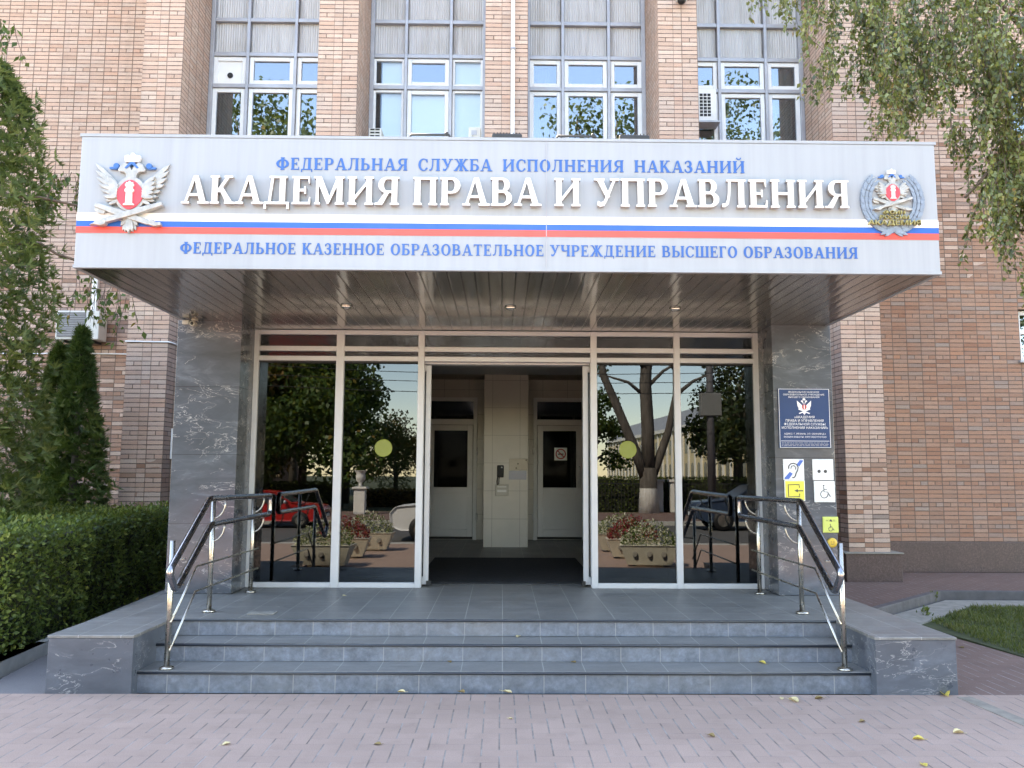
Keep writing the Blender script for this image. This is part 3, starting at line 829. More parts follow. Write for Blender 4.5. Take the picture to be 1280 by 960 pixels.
def mull(mb, x, z0, z1, w=0.06, y0=YW-0.09, y1=YW+0.02): mb.box(x-w/2, y0, z0, x+w/2, y1, z1)
ROWS_SP = [(9.045,9.60),(9.66,10.22),(10.28,10.84)]
def bay(k, a, b):
    w = b-a
    xs = [a+0.035, a+0.035+0.30*w-0.02, a+0.70*w-0.015, b-0.035]
    g = MB()
    for i, x in enumerate(xs): mull(g, x, 6.45, HB-1.0, 0.07 if i in (0,3) else 0.055)
    for z in (6.48, 8.40, 8.985, 9.63, 10.25, 10.87): g.box(a+0.07, YW-0.075, z-0.035, b-0.07, YW+0.01, z+0.035)
    bpart(g, 'mullion_grid', M['alu'], bevel=0.006)
    for (z0, z1) in ROWS_SP:     # ribbed sheets
        for i in range(3):
            x0, x1 = xs[i]+0.034, xs[i+1]-0.034
            mb = MB(); n = int((x1-x0)/0.021); pr = []
            for q in range(n+1): pr.append((x0+(x1-x0)*q/n, YW-0.006 if q % 2 else YW+0.002))
            for q in range(n):
                (xa, ya), (xb, yb) = pr[q], pr[q+1]
                mb.face([(xa,ya,z0+0.004),(xb,yb,z0+0.004),(xb,yb,z1-0.004),(xa,ya,z1-0.004)])
            bpart(mb, 'spandrel_panel', M['ribbed'], recalc=False)
    tp = MB().box(a+0.07, YW+0.025, 10.9, b-0.07, YW+0.06, HB-1.0)
    bpart(tp, 'upper_glazing', M['glass'])
    bk = MB().box(a+0.0, YW+0.03, HB-1.0, b, YW+0.3, HB)
    bpart(bk, 'lintel', M['concrete'])
    # six-light window: tall row below, small row above
    win = MB(); panes = []
    for i in range(3):
        x0, x1 = xs[i]+0.03, xs[i+1]-0.03
        for (z0, z1) in ((6.52,8.36),(8.44,8.945)):
            fw = 0.075 if (i == 1 or k in (0,2,3)) else 0.045
            win.box(x0, YW-0.045, z0, x0+fw, YW+0.03, z1); win.box(x1-fw, YW-0.045, z0, x1, YW+0.03, z1)
            win.box(x0+fw, YW-0.045, z0, x1-fw, YW+0.03, z0+fw); win.box(x0+fw, YW-0.045, z1-fw, x1-fw, YW+0.03, z1)
            panes.append((i, z0 < 8, x0+fw-0.005, x1-fw+0.005, z0+fw-0.005, z1-fw+0.005))
    wo = bpart(win, 'window', M['pvc'], bevel=0.008)
    for (i, tall, x0, x1, z0, z1) in panes:
        solid = (k == 0 and i == 0 and not tall)
        mb = MB().box(x0, YW-0.012, z0, x1, YW-0.002, z1)
        if solid:
            q = mb.build('blank_panel', M['pvc'], wo)
            MB().lathe([(0.05,0),(0.05,0.015),(0.034,0.02)], (x0+0.22, YW-0.03, z0+0.10), 18, 'y').build('vent_hole', M['black'], wo)
        else:
            bright = (k == 1 and not (i == 1 and not tall)) 
            mb.build('pane', M['clearglass'] if bright else M['glass'], wo)
            def cloth(cx0, cx1, mat, yb, amp=0.012, fr=22):
                c = MB(); n = max(6, int((cx1-cx0)*60)); P = [(cx0+(cx1-cx0)*q/n, yb+amp*math.sin(q/n*(cx1-cx0)*fr*2*PI)) for q in range(n+1)]
                for q in range(n): c.face([(P[q][0],P[q][1],z0-0.05),(P[q+1][0],P[q+1][1],z0-0.05),(P[q+1][0],P[q+1][1],z1+0.05),(P[q][0],P[q][1],z1+0.05)])
                c.build('curtain', mat, wo, recalc=False)
            if bright: cloth(x0+0.10 if i == 0 else x0, x1, M['glarewhite'], YW+0.05, 0.001, 1)  # cloth added behind the glass for the blown-out sky reflection, no real curtain
            elif k == 0 and i in (0,2) and tall: cloth(x0, x0+(x1-x0)*(0.62 if i == 0 else 1.0), M['curtaingrey'], YW+0.12, 0.012, 12)
            elif k == 2 and i == 0: cloth(x0, x0+(x1-x0)*0.7, M['curtain'], YW+0.25, 0.015, 9)
            elif k == 2 and i == 2 and tall: cloth(x0+0.25, x1, M['curtaingrey'], YW+0.22, 0.015, 9)
            elif k == 3 and i == 2: cloth(x0, x1, M['curtain'], YW+0.18, 0.015, 8)
for k, (a, b) in enumerate(BAYS): bay(k, a, b)
# rooms behind the glass
rm = MB()
for (a, b) in BAYS:
    rm.box(a-0.0, YW+2.6, 6.3, b, YW+2.7, 9.0); rm.box(a, YW+0.1, 8.985, b, YW+2.6, 9.02); rm.box(a, YW+0.1, 6.38, b, YW+2.6, 6.44)
rm.box(-5.3, YW+0.1, 9.05, 5.4, YW+0.14, 10.9)
for (a, b) in WZ: rm.box(WX0, YW+1.5, a, WX1, YW+1.6, b)
bpart(rm, 'room_wall', M['room'])
for (a, b) in WZ:
    fr = MB(); x0, x1 = WX0+0.004, WX1-0.004
    for x in (x0, (x0+x1)/2-0.04, x1-0.08): fr.box(x, YW+0.10, a+0.004, x+0.08, YW+0.17, b-0.004)
    for z in (a+0.004, b-0.084, b-0.42): fr.box(x0+0.081, YW+0.102, z, x1-0.081, YW+0.168, z+0.08)
    wo = bpart(fr, 'window', M['pvc'], bevel=0.008)
    MB().box(x0+0.05, YW+0.13, a+0.05, x1-0.05, YW+0.14, b-0.05).build('pane', M['glass'], wo)
    MB().box(WX0-0.05, YW-0.06, a-0.04, WX1+0.05, YW+0.10, a-0.002).build('sill', M['alu'], wo)
# ------------------------------------------------------------------ entrance steps
st = thing('entrance_steps', 'grey tiled entrance steps and landing between two marble side blocks', 'steps')
Y1, Y2, Y3 = 6.311, 6.628, 6.922
XI0, XI1 = -2.68, 2.775
rs = MB(); tr = MB(); ns = MB()
for k, (y, ye) in enumerate(((Y1,Y2),(Y2,Y3),(Y3,None))):
    z = ZP*(k+1)/3; zl = ZP*k/3
    lo = zl+0.003 if k else -0.02
    rs.face([(XI0,y,lo),(XI1,y,lo),(XI1,y,z-0.022),(XI0,y,z-0.022)])
    if ye: tr.box(XI0+0.001, y-0.002, z-0.02, XI1-0.001, ye+0.02, z)
    ns.tube([(XI0+0.002,y-0.006,z-0.0115),(XI1-0.002,y-0.006,z-0.0115)], 0.0105, 8)
rs.build('riser', M['riser'], st, recalc=False)
tr.build('tread', M['floor'], st)
ns.build('nosing', M['nosing'], st)
lp = MB()
lp.box(XI0+0.001, Y3-0.002, ZP-0.02, XI1-0.001, YC-0.004, ZP-0.001)
lp.box(-2.648, YC-0.004, ZP-0.02, 2.766, 15.2, ZP-0.001)
lp.build('landing', M['floor'], st)
for (x0, x1) in ((XL, XI0), (XI1, XR)):
    b = MB().box(x0, 6.2106, -0.05, x1, 8.40, ZP-0.022); b.build('side_block', M['marble2'], st, bevel=0.004)
    b = MB().box(x0-0.006, 6.2046, ZP-0.021, x1+0.006, 8.29, ZP+0.001); b.build('coping', M['floor'], st, bevel=0.004)
# ------------------------------------------------------------------ porch: columns, side walls, canopy
for (x0, x1, lb) in ((XL, -2.651, 'dark veined marble column carrying the canopy corner beside the hedge'), (2.769, XR, 'dark veined marble column carrying the blue notice and the small access signs')):
    t = thing('marble_column', lb, 'column', ((x0+x1)/2, YC, ZP), 'marble porch columns')
    o = MB().box(x0, YC, ZP+0.002, x1, YG+0.10, ZB-0.002).build('shaft', M['marble'], t, bevel=0.003)
    o.location = (-(x0+x1)/2, -YC, -ZP)
vs = thing('vestibule', 'dim tiled lobby behind the open sliding doors', 'lobby')
sw = MB(); sw.box(XL+0.01, YG+0.104, 0, XL+0.2, 13.9, ZB-0.004); sw.box(XR-0.2, YG+0.104, 0, XR-0.01, 13.9, ZB-0.004)
sw.build('side_wall', M['marble2'], vs)
iw = MB()
iw.box(-3.09, 15.14, ZP, 3.17, 15.3, 3.34)
iw.box(-3.09, YG+0.2, ZP, -3.07, 15.14, 3.34); iw.box(3.15, YG+0.2, ZP, 3.17, 15.14, 3.34)
iw.build('tiled_wall', M['innertile'], vs)
MB().box(-0.285, 13.6, ZP, 0.447, 14.2, 3.338).build('tiled_pillar', M['innertile'], vs, bevel=0.003)
ce = MB(); ce.box(-3.09, YG+0.2, 3.342, 3.17, 15.3, 3.40)
ce.build('lobby_ceiling', M['ceiling'], vs)
MB().lathe([(0.09,0.06),(0.09,0.0),(0.07,-0.05),(0.03,-0.075)], (0.03, 9.3, 2.90), 18).build('dome_camera', M['black'], vs)
MB().box(-0.06, 9.2, 2.96, 0.12, 9.4, 3.341).build('camera_box', M['black'], vs)

def inner_door(x0, x1, label, hinge_right):
    t = thing('inner_door', label, 'door', ((x0+x1)/2, 15.1, ZP), 'inner lobby doors')
    P = lambda mb, n, m, **k: (lambda o: (setattr(o, 'location', (-(x0+x1)/2, -15.1, -ZP)), o)[1])(mb.build(n, m, t, **k))
    y0, y1 = 15.06, 15.135
    f = MB(); f.box(x0,y0,ZP,x0+0.07,y1,3.0); f.box(x1-0.07,y0,ZP,x1,y1,3.0); f.box(x0+0.07,y0,2.93,x1-0.07,y1,3.0); f.box(x0+0.07,y0,2.50,x1-0.07,y1,2.60)
    P(f, 'frame', M['doorwhite'], bevel=0.006)
    a, b = x0+0.075, x1-0.075
    d = MB(); y2, y3 = 15.035, 15.125
    for (p, q, r_, s_) in ((a,ZP+0.06,a+0.10,2.49),(b-0.10,ZP+0.06,b,2.49)): d.box(p,y2,q,r_,y3,s_)
    for (z0, z1) in ((ZP+0.06,ZP+0.19),(1.24,1.36),(2.39,2.49)): d.box(a+0.10,y2,z0,b-0.10,y3,z1)
    P(d, 'leaf', M['doorwhite'], bevel=0.006)
    P(MB().box(a+0.101,y2+0.03,ZP+0.191,b-0.101,y3-0.01,1.239), 'lower_panel', M['doorwhite'])
    P(MB().box(a+0.09,y2+0.04,1.35,b-0.09,y2+0.05,2.40), 'glass', M['doorglass'])
    P(MB().box(x0+0.065,y0+0.03,2.59,x1-0.065,y0+0.04,2.94), 'transom_glass', M['doorglass'])
    hx = a+0.05 if hinge_right else b-0.05
    P(MB().tube([(hx,y2,1.36),(hx,y2-0.06,1.38),(hx,y2-0.06,1.72),(hx,y2,1.74)], 0.016, 8), 'handle', M['doorwhite'])
    hg = MB()
    for z in (ZP+0.35, 1.95): hg.tube([((x1 if hinge_right else x0), y0-0.012, z), ((x1 if hinge_right else x0), y0-0.012, z+0.13)], 0.018, 8)
    P(hg, 'hinge', M['doorwhite'])
    P(MB().box(x0+0.07, 15.136, ZP+0.01, x1-0.07, 15.139, 2.99), 'dark_backing', M['darkroom'])
inner_door(-1.40, -0.44, 'white half glazed lobby door with a pull handle, left of the tiled pillar', True)
inner_door(0.59, 1.55, 'white half glazed lobby door with a no smoking notice, right of the tiled pillar', False)
# things on the pillar
t = thing('intercom_handset', 'black wall telephone handset with a coiled cord on the tiled pillar', 'intercom', (0.02,13.6,1.62))
MB().box(-0.085,-0.045,-0.075,0.025,-0.002,0.125).build('handset_body', M['black'], t, bevel=0.015)
MB().box(-0.02,-0.049,0.08,0.005,-0.0455,0.10).build('label_plate', M['print'], t)
MB().tube([(-0.075,-0.02,-0.075),(-0.085,-0.03,-0.14),(-0.075,-0.03,-0.20),(-0.055,-0.03,-0.18),(-0.05,-0.02,-0.075)], 0.009, 7).build('cord', M['black'], t)
t = thing('wall_box', 'pale plastic entry phone box under the black handset', 'entry phone', (0.0,13.6,1.30))
MB().box(-0.09,-0.035,-0.06,0.125,-0.002,0.13).build('casing', M['cream'], t, bevel=0.01)
for z in (0.085, 0.03, 0.008): MB().box(-0.06,-0.038,z,0.09,-0.0355,z+0.013).build('slot', M['print'], t)
t = thing('metal_plate', 'brushed steel plate beside the black handset', 'plate', (0.3,13.6,1.75))
MB().box(-0.17,-0.012,-0.085,0.14,-0.002,0.105).build('plate', M['dullsteel'], t, bevel=0.003)
for x, z in ((-0.02,0.02),(-0.05,-0.05),(0.115,0.08)): MB().ball((x,-0.012,z),0.012,10).build('knob', M['black'], t)
tag(MB().box(0.13,13.592,1.51,0.42,13.598,1.655).build('paper_notice', M['bluepaper']), 'bluish paper notice below the steel plate', 'notice')
t = thing('no_smoking_notice', 'square no smoking notice on the glass of the right lobby door', 'notice', (1.09,15.06,1.97))
MB().box(-0.115,-0.006,-0.115,0.115,0.0,0.115).build('card', M['signwhite'], t)
MB().tube([(0.085*math.cos(a*PI/12),-0.006,0.085*math.sin(a*PI/12)) for a in range(24)], 0.011, 6, closed=True).build('ring', M['inkred'], t)
MB().tube([(-0.06,-0.008,0.06),(0.06,-0.008,-0.06)], 0.010, 6).build('bar', M['inkred'], t)
MB().box(-0.05,-0.0075,-0.012,0.05,-0.0055,0.008).build('cigarette', M['ink'], t)
tag(MB().box(-0.93,9.10,ZP,1.06,11.82,ZP+0.012).build('door_mat', M['mat'], bevel=0.004), 'large black ribbed mat lying inside the open doorway', 'mat')

# canopy
cp = thing('entrance_canopy', 'deep silver entrance canopy with a tricolour stripe across its front', 'canopy', (0,YF,ZB))
cloc = lambda o: (setattr(o, 'location', (0,-YF,-ZB)), o)[1]
FX0, FX1 = -3.2326, 3.352
bx = MB(); bx.box(FX0, YF, ZB+0.001, FX1, 12.74, ZT-0.001)
cloc(bx.build('fascia', M['fascia'], cp, bevel=0.006))
ed = MB(); ed.box(FX0-0.012, YF-0.004, ZT-0.001, FX1+0.012, 12.74, ZT+0.022)
cloc(ed.build('top_trim', M['fascia'], cp))
eb = MB(); eb.box(FX0-0.004, YF-0.008, ZB-0.012, FX1+0.004, YF+0.03, ZB+0.012)
eb.box(FX0-0.004, YF+0.03, ZB-0.012, FX0+0.03, 8.29, ZB+0.0); eb.box(FX1-0.03, YF+0.03, ZB-0.012, FX1+0.004, 8.29, ZB+0.0)
cloc(eb.build('bottom_trim', M['fascia'], cp))
sf = MB(); sf.box(FX0+0.03, YF+0.03, ZB-0.008, FX1-0.03, YG-0.05, ZB+0.0)
cloc(sf.build('soffit', M['soffit'], cp))
for nm, z0, z1, m in (('stripe_white', 3.497, 3.559, 'stwhite'), ('stripe_blue', 3.452, 3.497, 'stblue'), ('stripe_red', 3.402, 3.452, 'stred')):
    cloc(MB().box(FX0+0.001, YF-0.004, z0, FX1-0.001, YF+0.001, z1-0.0005).build('stripe', M[m], cp))
cloc(MB().box(0.332, YF-0.0055, ZB+0.013, 0.338, YF-0.001, ZT-0.002).build('panel_seam', M['alu'], cp))
for x in (-1.438, 0.078, 1.607):
    d = MB().lathe([(0.055,0.0),(0.055,-0.006),(0.050,-0.020),(0.036,-0.018),(0.034,-0.004)], (x, 7.49, ZB-0.008), 22)
    q = cloc(d.build('downlight', M['chrome'], cp))
    MB().lathe([(0.033,-0.003),(0.033,-0.009),(0.02,-0.016)], (x, 7.49, ZB-0.008), 18).build('lamp', M['cream'], q)
# ------------------------------------------------------------------ glazed screen with sliding doors
gs = thing('glazed_screen', 'white framed mirror glass entrance screen between the marble columns', 'glazing', (0,YG,ZP))
gloc = lambda o: (setattr(o, 'location', (0,-YG,-ZP)), o)[1]
GX = [-2.64, -1.732, -0.863, 0.990, 1.888, 2.758]     # mullion centres
fr = MB(); ws = [0.075,0.085,0.068,0.068,0.068,0.085]
ZR = [(3.085,3.133),(2.905,2.958),(2.800,2.852)]
y0, y1 = YG, YG+0.10
for x, w in zip(GX, ws): fr.box(x-w/2, y0-0.004, ZP+0.001, x+w/2, y1, 3.134)
for (z0, z1) in ZR:
    for i in range(5): fr.box(GX[i]+ws[i]/2, y0, z0, GX[i+1]-ws[i+1]/2, y1-0.004, z1)
for i in (0,1,3,4): fr.box(GX[i]+ws[i]/2, y0, ZP+0.001, GX[i+1]-ws[i+1]/2, y1-0.004, ZP+0.055)
gloc(fr.build('frame', M['whiteframe'], gs, bevel=0.005))
sl = MB()
for i in (0,1,3,4):
    xa, xb = GX[i]+ws[i]/2, GX[i+1]-ws[i+1]/2
    for (z0, z1) in ((2.795,2.7995),):
        sl.box(xa, y0+0.02, z0-0.012, xb, y1-0.03, z0+0.004)
gloc(sl.build('seal', M['seal'], gs))
for i in range(5):
    xa, xb = GX[i]+ws[i]/2-0.01, GX[i+1]-ws[i+1]/2+0.01
    for (z0, z1) in ((2.948,3.095),(2.842,2.915)):
        gloc(MB().box(xa, y0+0.045, z0, xb, y0+0.055, z1).build('transom_pane', M['transomglass'], gs))
    if i != 2:
        gloc(MB().box(xa, y0+0.035, ZP+0.045, xb, y0+0.045, 2.81).build('pane', M['screenglass'], gs))
for s in (-1, 1):      # leaves slid open, parked behind the inner panes
    xa, xb = (-1.68, -0.765) if s < 0 else (0.885, 1.83)
    f = MB(); ya, yb = YG+0.135, YG+0.185
    for (p, q) in ((xa, xa+0.055), (xb-0.055, xb)): f.box(p, ya, ZP+0.02, q, yb, 2.775)
    for (p, q) in ((ZP+0.02, ZP+0.10), (2.71, 2.775)): f.box(xa+0.055, ya, p, xb-0.055, yb, q)
    d = gloc(f.build('sliding_door', M['whiteframe'], gs, bevel=0.004))
    MB().box(xa+0.05, ya+0.02, ZP+0.09, xb-0.05, ya+0.03, 2.72).build('glass', M['doorglass'], d)
    gd = MB().box(xb-0.02 if s < 0 else xa-0.02, ya-0.012, ZP+0.012, xb+0.03 if s < 0 else xa+0.02, yb+0.01, ZP+0.06)
    gd.build('floor_guide', M['seal'], d)
op = MB(); op.box(GX[2]+0.034, YG+0.11, 2.785, GX[3]-0.034, YG+0.26, 3.12)
gloc(op.build('door_track', M['whiteframe'], gs))
for (px, lb) in ((479, 'olive green round sticker on the glass pane left of the doorway'), (785, 'olive green round sticker on the glass pane right of the doorway')):
    p = at_y(px, 560 if px < 600 else 562, YG+0.02)
    o = MB().lathe([(0.088,0.0),(0.094,0.001),(0.094,0.003)], (0,0,0), 30, 'y').build('round_sticker', M['yellowdot'])
    o.location = (p.x, YG+0.0315, p.z); tag(o, lb, 'sticker', 'round stickers on the glass')
# ------------------------------------------------------------------ handrails
def handrail(sx, xp, xt, label):
    t = thing('handrail', label, 'handrail', (xp, 7.2, ZP), 'stainless steel handrails')
    P = lambda mb, n, m, **k: (lambda o: (setattr(o, 'location', (-xp,-7.2,-ZP)), o)[1])(mb.build(n, m, t, **k))
    def arc(pts, rad, n=5):        # round the corners of a polyline
        out = [Vector(pts[0])]
        for i in range(1, len(pts)-1):
            a, b, c = Vector(pts[i-1]), Vector(pts[i]), Vector(pts[i+1])
            p, q = b+(a-b).normalized()*rad, b+(c-b).normalized()*rad
            for k in range(n+1):
                s = k/n; out.append((1-s)**2*p+2*s*(1-s)*b+s*s*q)
        out.append(Vector(pts[-1]))
        return out
    loop = [(xt,8.0,1.375),(xt,8.62,1.370),(xt,8.62,1.178),(xt,6.90,1.175),(xt,6.205,0.735),(xt,6.065,0.885),(xt,6.84,1.388),(xt,8.0,1.375)]
    P(MB().tube(arc(loop, 0.05), 0.0255, 12, False), 'rail', M['steeldark'])
    for (y, z0, z1) in ((6.38,ZP/3,1.085),(7.24,ZP,1.36),(8.41,ZP,1.36)):
        p = P(MB().tube([(xp,y,z0),(xp,y,z1)], 0.0205, 12), 'post', M['steel'])
        MB().lathe([(0.055,0.0),(0.055,0.012),(0.046,0.02),(0.024,0.022)], (xp,y,z0), 20).build('foot', M['steel'], p)
        if y > 7:
            for zt in (1.36, 1.165):
                br = [(xp+(xt-xp)*math.sin(a*PI/16), y, zt-0.155+0.14*(1-math.cos(a*PI/16))) for a in range(9)]
                MB().tube(br, 0.0075, 7).build('bracket', M['steel'], p)
        else:
            for zt in (1.05, 0.86):
                MB().tube([(xp,y,zt-0.11),(xt,y-0.02,zt-0.10)], 0.0075, 7).build('bracket', M['steel'], p)
    xr_ = xp+(xt-xp)*0.2
    for (za, zb_) in ((0.835,0.477),(0.635,0.272)):
        P(MB().tube([(xr_,8.56,za),(xr_,6.84,za+0.006),(xr_,6.36,zb_)], 0.0085, 8), 'thin_rod', M['steel'])
handrail(-1, -2.495, -2.39, 'stainless steel handrail with two tubes on the steps beside the hedge')
handrail(1, 2.612, 2.487, 'stainless steel handrail with two tubes on the steps below the access signs')
# ------------------------------------------------------------------ lettering
def ell(cx, cy, rx, ry, a0=0, a1=360, n=40):
    return [(cx+rx*math.cos(R(a0+(a1-a0)*i/n)), cy+ry*math.sin(R(a0+(a1-a0)*i/n))) for i in range(n+(0 if a1-a0 == 360 else 1))]
ST, TH, SF, OV = 0.20, 0.095, 0.075, 0.06
def stem(x, w=ST, top=True, bot=True, y0=0.0, y1=1.0):
    o = [('+', [(x,y0),(x+w,y0),(x+w,y1),(x,y1)])]
    if top: o.append(('+', [(x-OV,y1-SF),(x+w+OV,y1-SF),(x+w+OV,y1),(x-OV,y1)]))
    if bot: o.append(('+', [(x-OV,y0),(x+w+OV,y0),(x+w+OV,y0+SF),(x-OV,y0+SF)]))
    return o
def bar(x0, y0, x1, y1): return [('+', [(x0,y0),(x1,y0),(x1,y1),(x0,y1)])]
def poly(*p): return [('+', list(p))]
def bowl(x, y0, y1, w, flip=False):
    """D-shaped bowl to the right of x (or to the left when flipped)"""
    h = y1-y0; cx = x+w*0.42 if not flip else x-w*0.42; s = 1 if not flip else -1
    rx = w*0.58
    a = [(x,y0)]+[(cx+s*rx*math.cos(R(-90+180*i/24)), (y0+y1)/2+h/2*math.sin(R(-90+180*i/24))) for i in range(25)]+[(x,y1)]
    b = [(x-s*0.02,y0+SF+0.01)]+[(cx+s*max(0.03,(rx-ST*0.98))*math.cos(R(-90+180*i/24)), (y0+y1)/2+(h/2-SF-0.01)*math.sin(R(-90+180*i/24))) for i in range(25)]+[(x-s*0.02,y1-SF-0.01)]
    return [('+', a), ('-', b)]
def drop(x, y, s, up): # little spur at the end of a bar
    return poly((x,y),(x-s*0.07,y),(x-s*0.035,y+(0.19 if up else -0.19)),(x,y+(0.19 if up else -0.19)))
G = {}
G['А'] = (0.92, poly((0.08,0),(0.17,0),(0.49,1.0),(0.40,1.0))+poly((0.40,1.0),(0.56,1.0),(0.87,0),(0.65,0))+bar(0.22,0.27,0.70,0.36)+bar(-0.01,0,0.27,SF)+bar(0.56,0,0.96,SF))
G['Б'] = (0.76, bowl(0.2,0,0.58,0.54)+stem(0.08)+bar(0.08,1-SF-0.01,0.66,1)+drop(0.66,1-SF,1,False))
G['В'] = (0.80, bowl(0.2,0.47,1,0.49)+bowl(0.2,0,0.55,0.57)+stem(0.08))
G['Г'] = (0.66, stem(0.08)+bar(0.08,1-SF-0.01,0.62,1)+drop(0.62,1-SF,1,False))
G['Д'] = (0.92, poly((0.16,0),(0.25,0),(0.36,1),(0.27,1))+bar(0.56,0,0.76,1)+bar(0.20,1-SF,0.82,1)+bar(0.02,0,0.90,SF+0.01)+bar(0.02,-0.17,0.10,0.05)+bar(0.82,-0.17,0.90,0.05))
G['Е'] = (0.72, stem(0.08)+bar(0.08,1-SF-0.01,0.64,1)+drop(0.64,1-SF,1,False)+bar(0.2,0.46,0.50,0.55)+bar(0.45,0.37,0.51,0.64)+bar(0.08,0,0.67,SF+0.01)+drop(0.67,SF,1,True))
G['Ж'] = (1.16, stem(0.48)+poly((0.02,0),(0.25,0),(0.52,0.52),(0.52,0.60),(0.40,0.56))+poly((0.14,1),(0.28,1),(0.54,0.55),(0.52,0.47),(0.43,0.50))+poly((1.14,0),(0.91,0),(0.64,0.52),(0.64,0.60),(0.76,0.56))+poly((1.02,1),(0.88,1),(0.62,0.55),(0.64,0.47),(0.73,0.50))+bar(-0.01,0,0.28,SF)+bar(0.88,0,1.17,SF)+bar(0.05,1-SF,0.30,1)+bar(0.86,1-SF,1.11,1))
G['З'] = (0.68, [('+', ell(0.32,0.73,0.27,0.28)),('-', ell(0.27,0.73,0.13,0.19)),('+', ell(0.32,0.28,0.32,0.30)),('-', ell(0.27,0.28,0.16,0.20)),('-', [(-0.1,0.22),(0.22,0.30),(0.26,0.50),(0.22,0.70),(-0.1,0.80)])]+bar(0.22,0.46,0.42,0.55)+bar(0.03,0.12,0.10,0.30)+bar(0.05,0.72,0.12,0.90))
G['И'] = (0.96, stem(0.08)+stem(0.68)+poly((0.22,0.10),(0.22,0.24),(0.74,0.90),(0.74,0.76)))
G['Й'] = (0.96, G['И'][1]+[('+', ell(0.48,1.27,0.20,0.19,180,360,20)),('-', ell(0.48,1.29,0.12,0.12,180,360,20))]+bar(0.28,1.22,0.37,1.29)+bar(0.59,1.22,0.68,1.29))
G['К'] = (0.86, stem(0.08)+poly((0.24,0.46),(0.34,0.40),(0.72,1.0),(0.60,1.0))+poly((0.30,0.56),(0.44,0.62),(0.84,0),(0.60,0))+bar(0.52,0,0.90,SF)+bar(0.50,1-SF,0.80,1))
G['Л'] = (0.90, poly((0.25,1),(0.34,1),(0.31,0.45),(0.25,0.12),(0.12,0.0),(0.02,0.0),(0.01,0.13),(0.13,0.13),(0.20,0.30),(0.23,0.55))+bar(0.19,1-SF,0.84,1)+stem(0.60))
G['М'] = (1.12, stem(0.09,TH,False)+stem(0.82)+poly((0.05,1),(0.27,1),(0.60,0.22),(0.52,0.02),(0.48,0.02))+poly((0.83,1),(0.99,1),(0.90,0.82),(0.54,0.02),(0.50,0.12))+bar(0.01,1-SF,0.24,1))
G['Н'] = (0.92, stem(0.08)+stem(0.64)+bar(0.2,0.46,0.7,0.55))
G['О'] = (0.88, [('+', ell(0.44,0.5,0.42,0.52)),('-', ell(0.44,0.5,0.21,0.43))])
G['П'] = (0.90, stem(0.08)+stem(0.62)+bar(0.08,1-SF-0.01,0.8,1))
G['Р'] = (0.76, bowl(0.2,0.42,1,0.53)+stem(0.08))
G['С'] = (0.78, [('+', ell(0.43,0.5,0.41,0.52)),('-', ell(0.46,0.5,0.25,0.43)),('-', [(0.46,0.20),(1.0,0.26),(1.0,0.72),(0.46,0.80)])]+bar(0.66,0.68,0.74,0.97)+poly((0.64,0.10),(0.74,0.26),(0.68,0.29),(0.56,0.16)))
G['Т'] = (0.80, stem(0.30,ST,False)+bar(0.03,1-SF-0.01,0.77,1)+drop(0.77,1-SF,1,False)+drop(0.03,1-SF,-1,False))
G['У'] = (0.86, poly((0.06,1),(0.28,1),(0.56,0.34),(0.42,0.30))+poly((0.68,1),(0.78,1),(0.46,0.22),(0.34,0.02),(0.20,-0.01),(0.10,0.04),(0.12,0.20),(0.24,0.14),(0.34,0.20))+bar(-0.01,1-SF,0.36,1)+bar(0.56,1-SF,0.88,1))
G['Ф'] = (1.08, [('+', ell(0.54,0.5,0.50,0.37)),('-', ell(0.54,0.5,0.29,0.28))]+stem(0.44,ST,True,True,-0.02,1.02))
G['Ч'] = (0.84, stem(0.58)+poly((0.06,1),(0.26,1),(0.26,0.66),(0.32,0.55),(0.44,0.52),(0.62,0.57),(0.62,0.48),(0.40,0.42),(0.20,0.44),(0.10,0.52),(0.06,0.66))+bar(0.0,1-SF,0.32,1))
G['Ш'] = (1.24, stem(0.08)+stem(0.53)+stem(0.98)+bar(0.08,0,1.1,SF+0.01))
G['Ы'] = (1.12, bowl(0.2,0,0.58,0.52)+stem(0.08)+stem(0.86))
G['Ь'] = (0.76, bowl(0.2,0,0.58,0.53)+stem(0.08))
G['Я'] = (0.82, bowl(0.62,0.42,1,0.53,True)+stem(0.56)+poly((0.34,0.48),(0.50,0.50),(0.24,0.0),(0.02,0.0))+bar(-0.04,0,0.22,SF))
GRID = 72
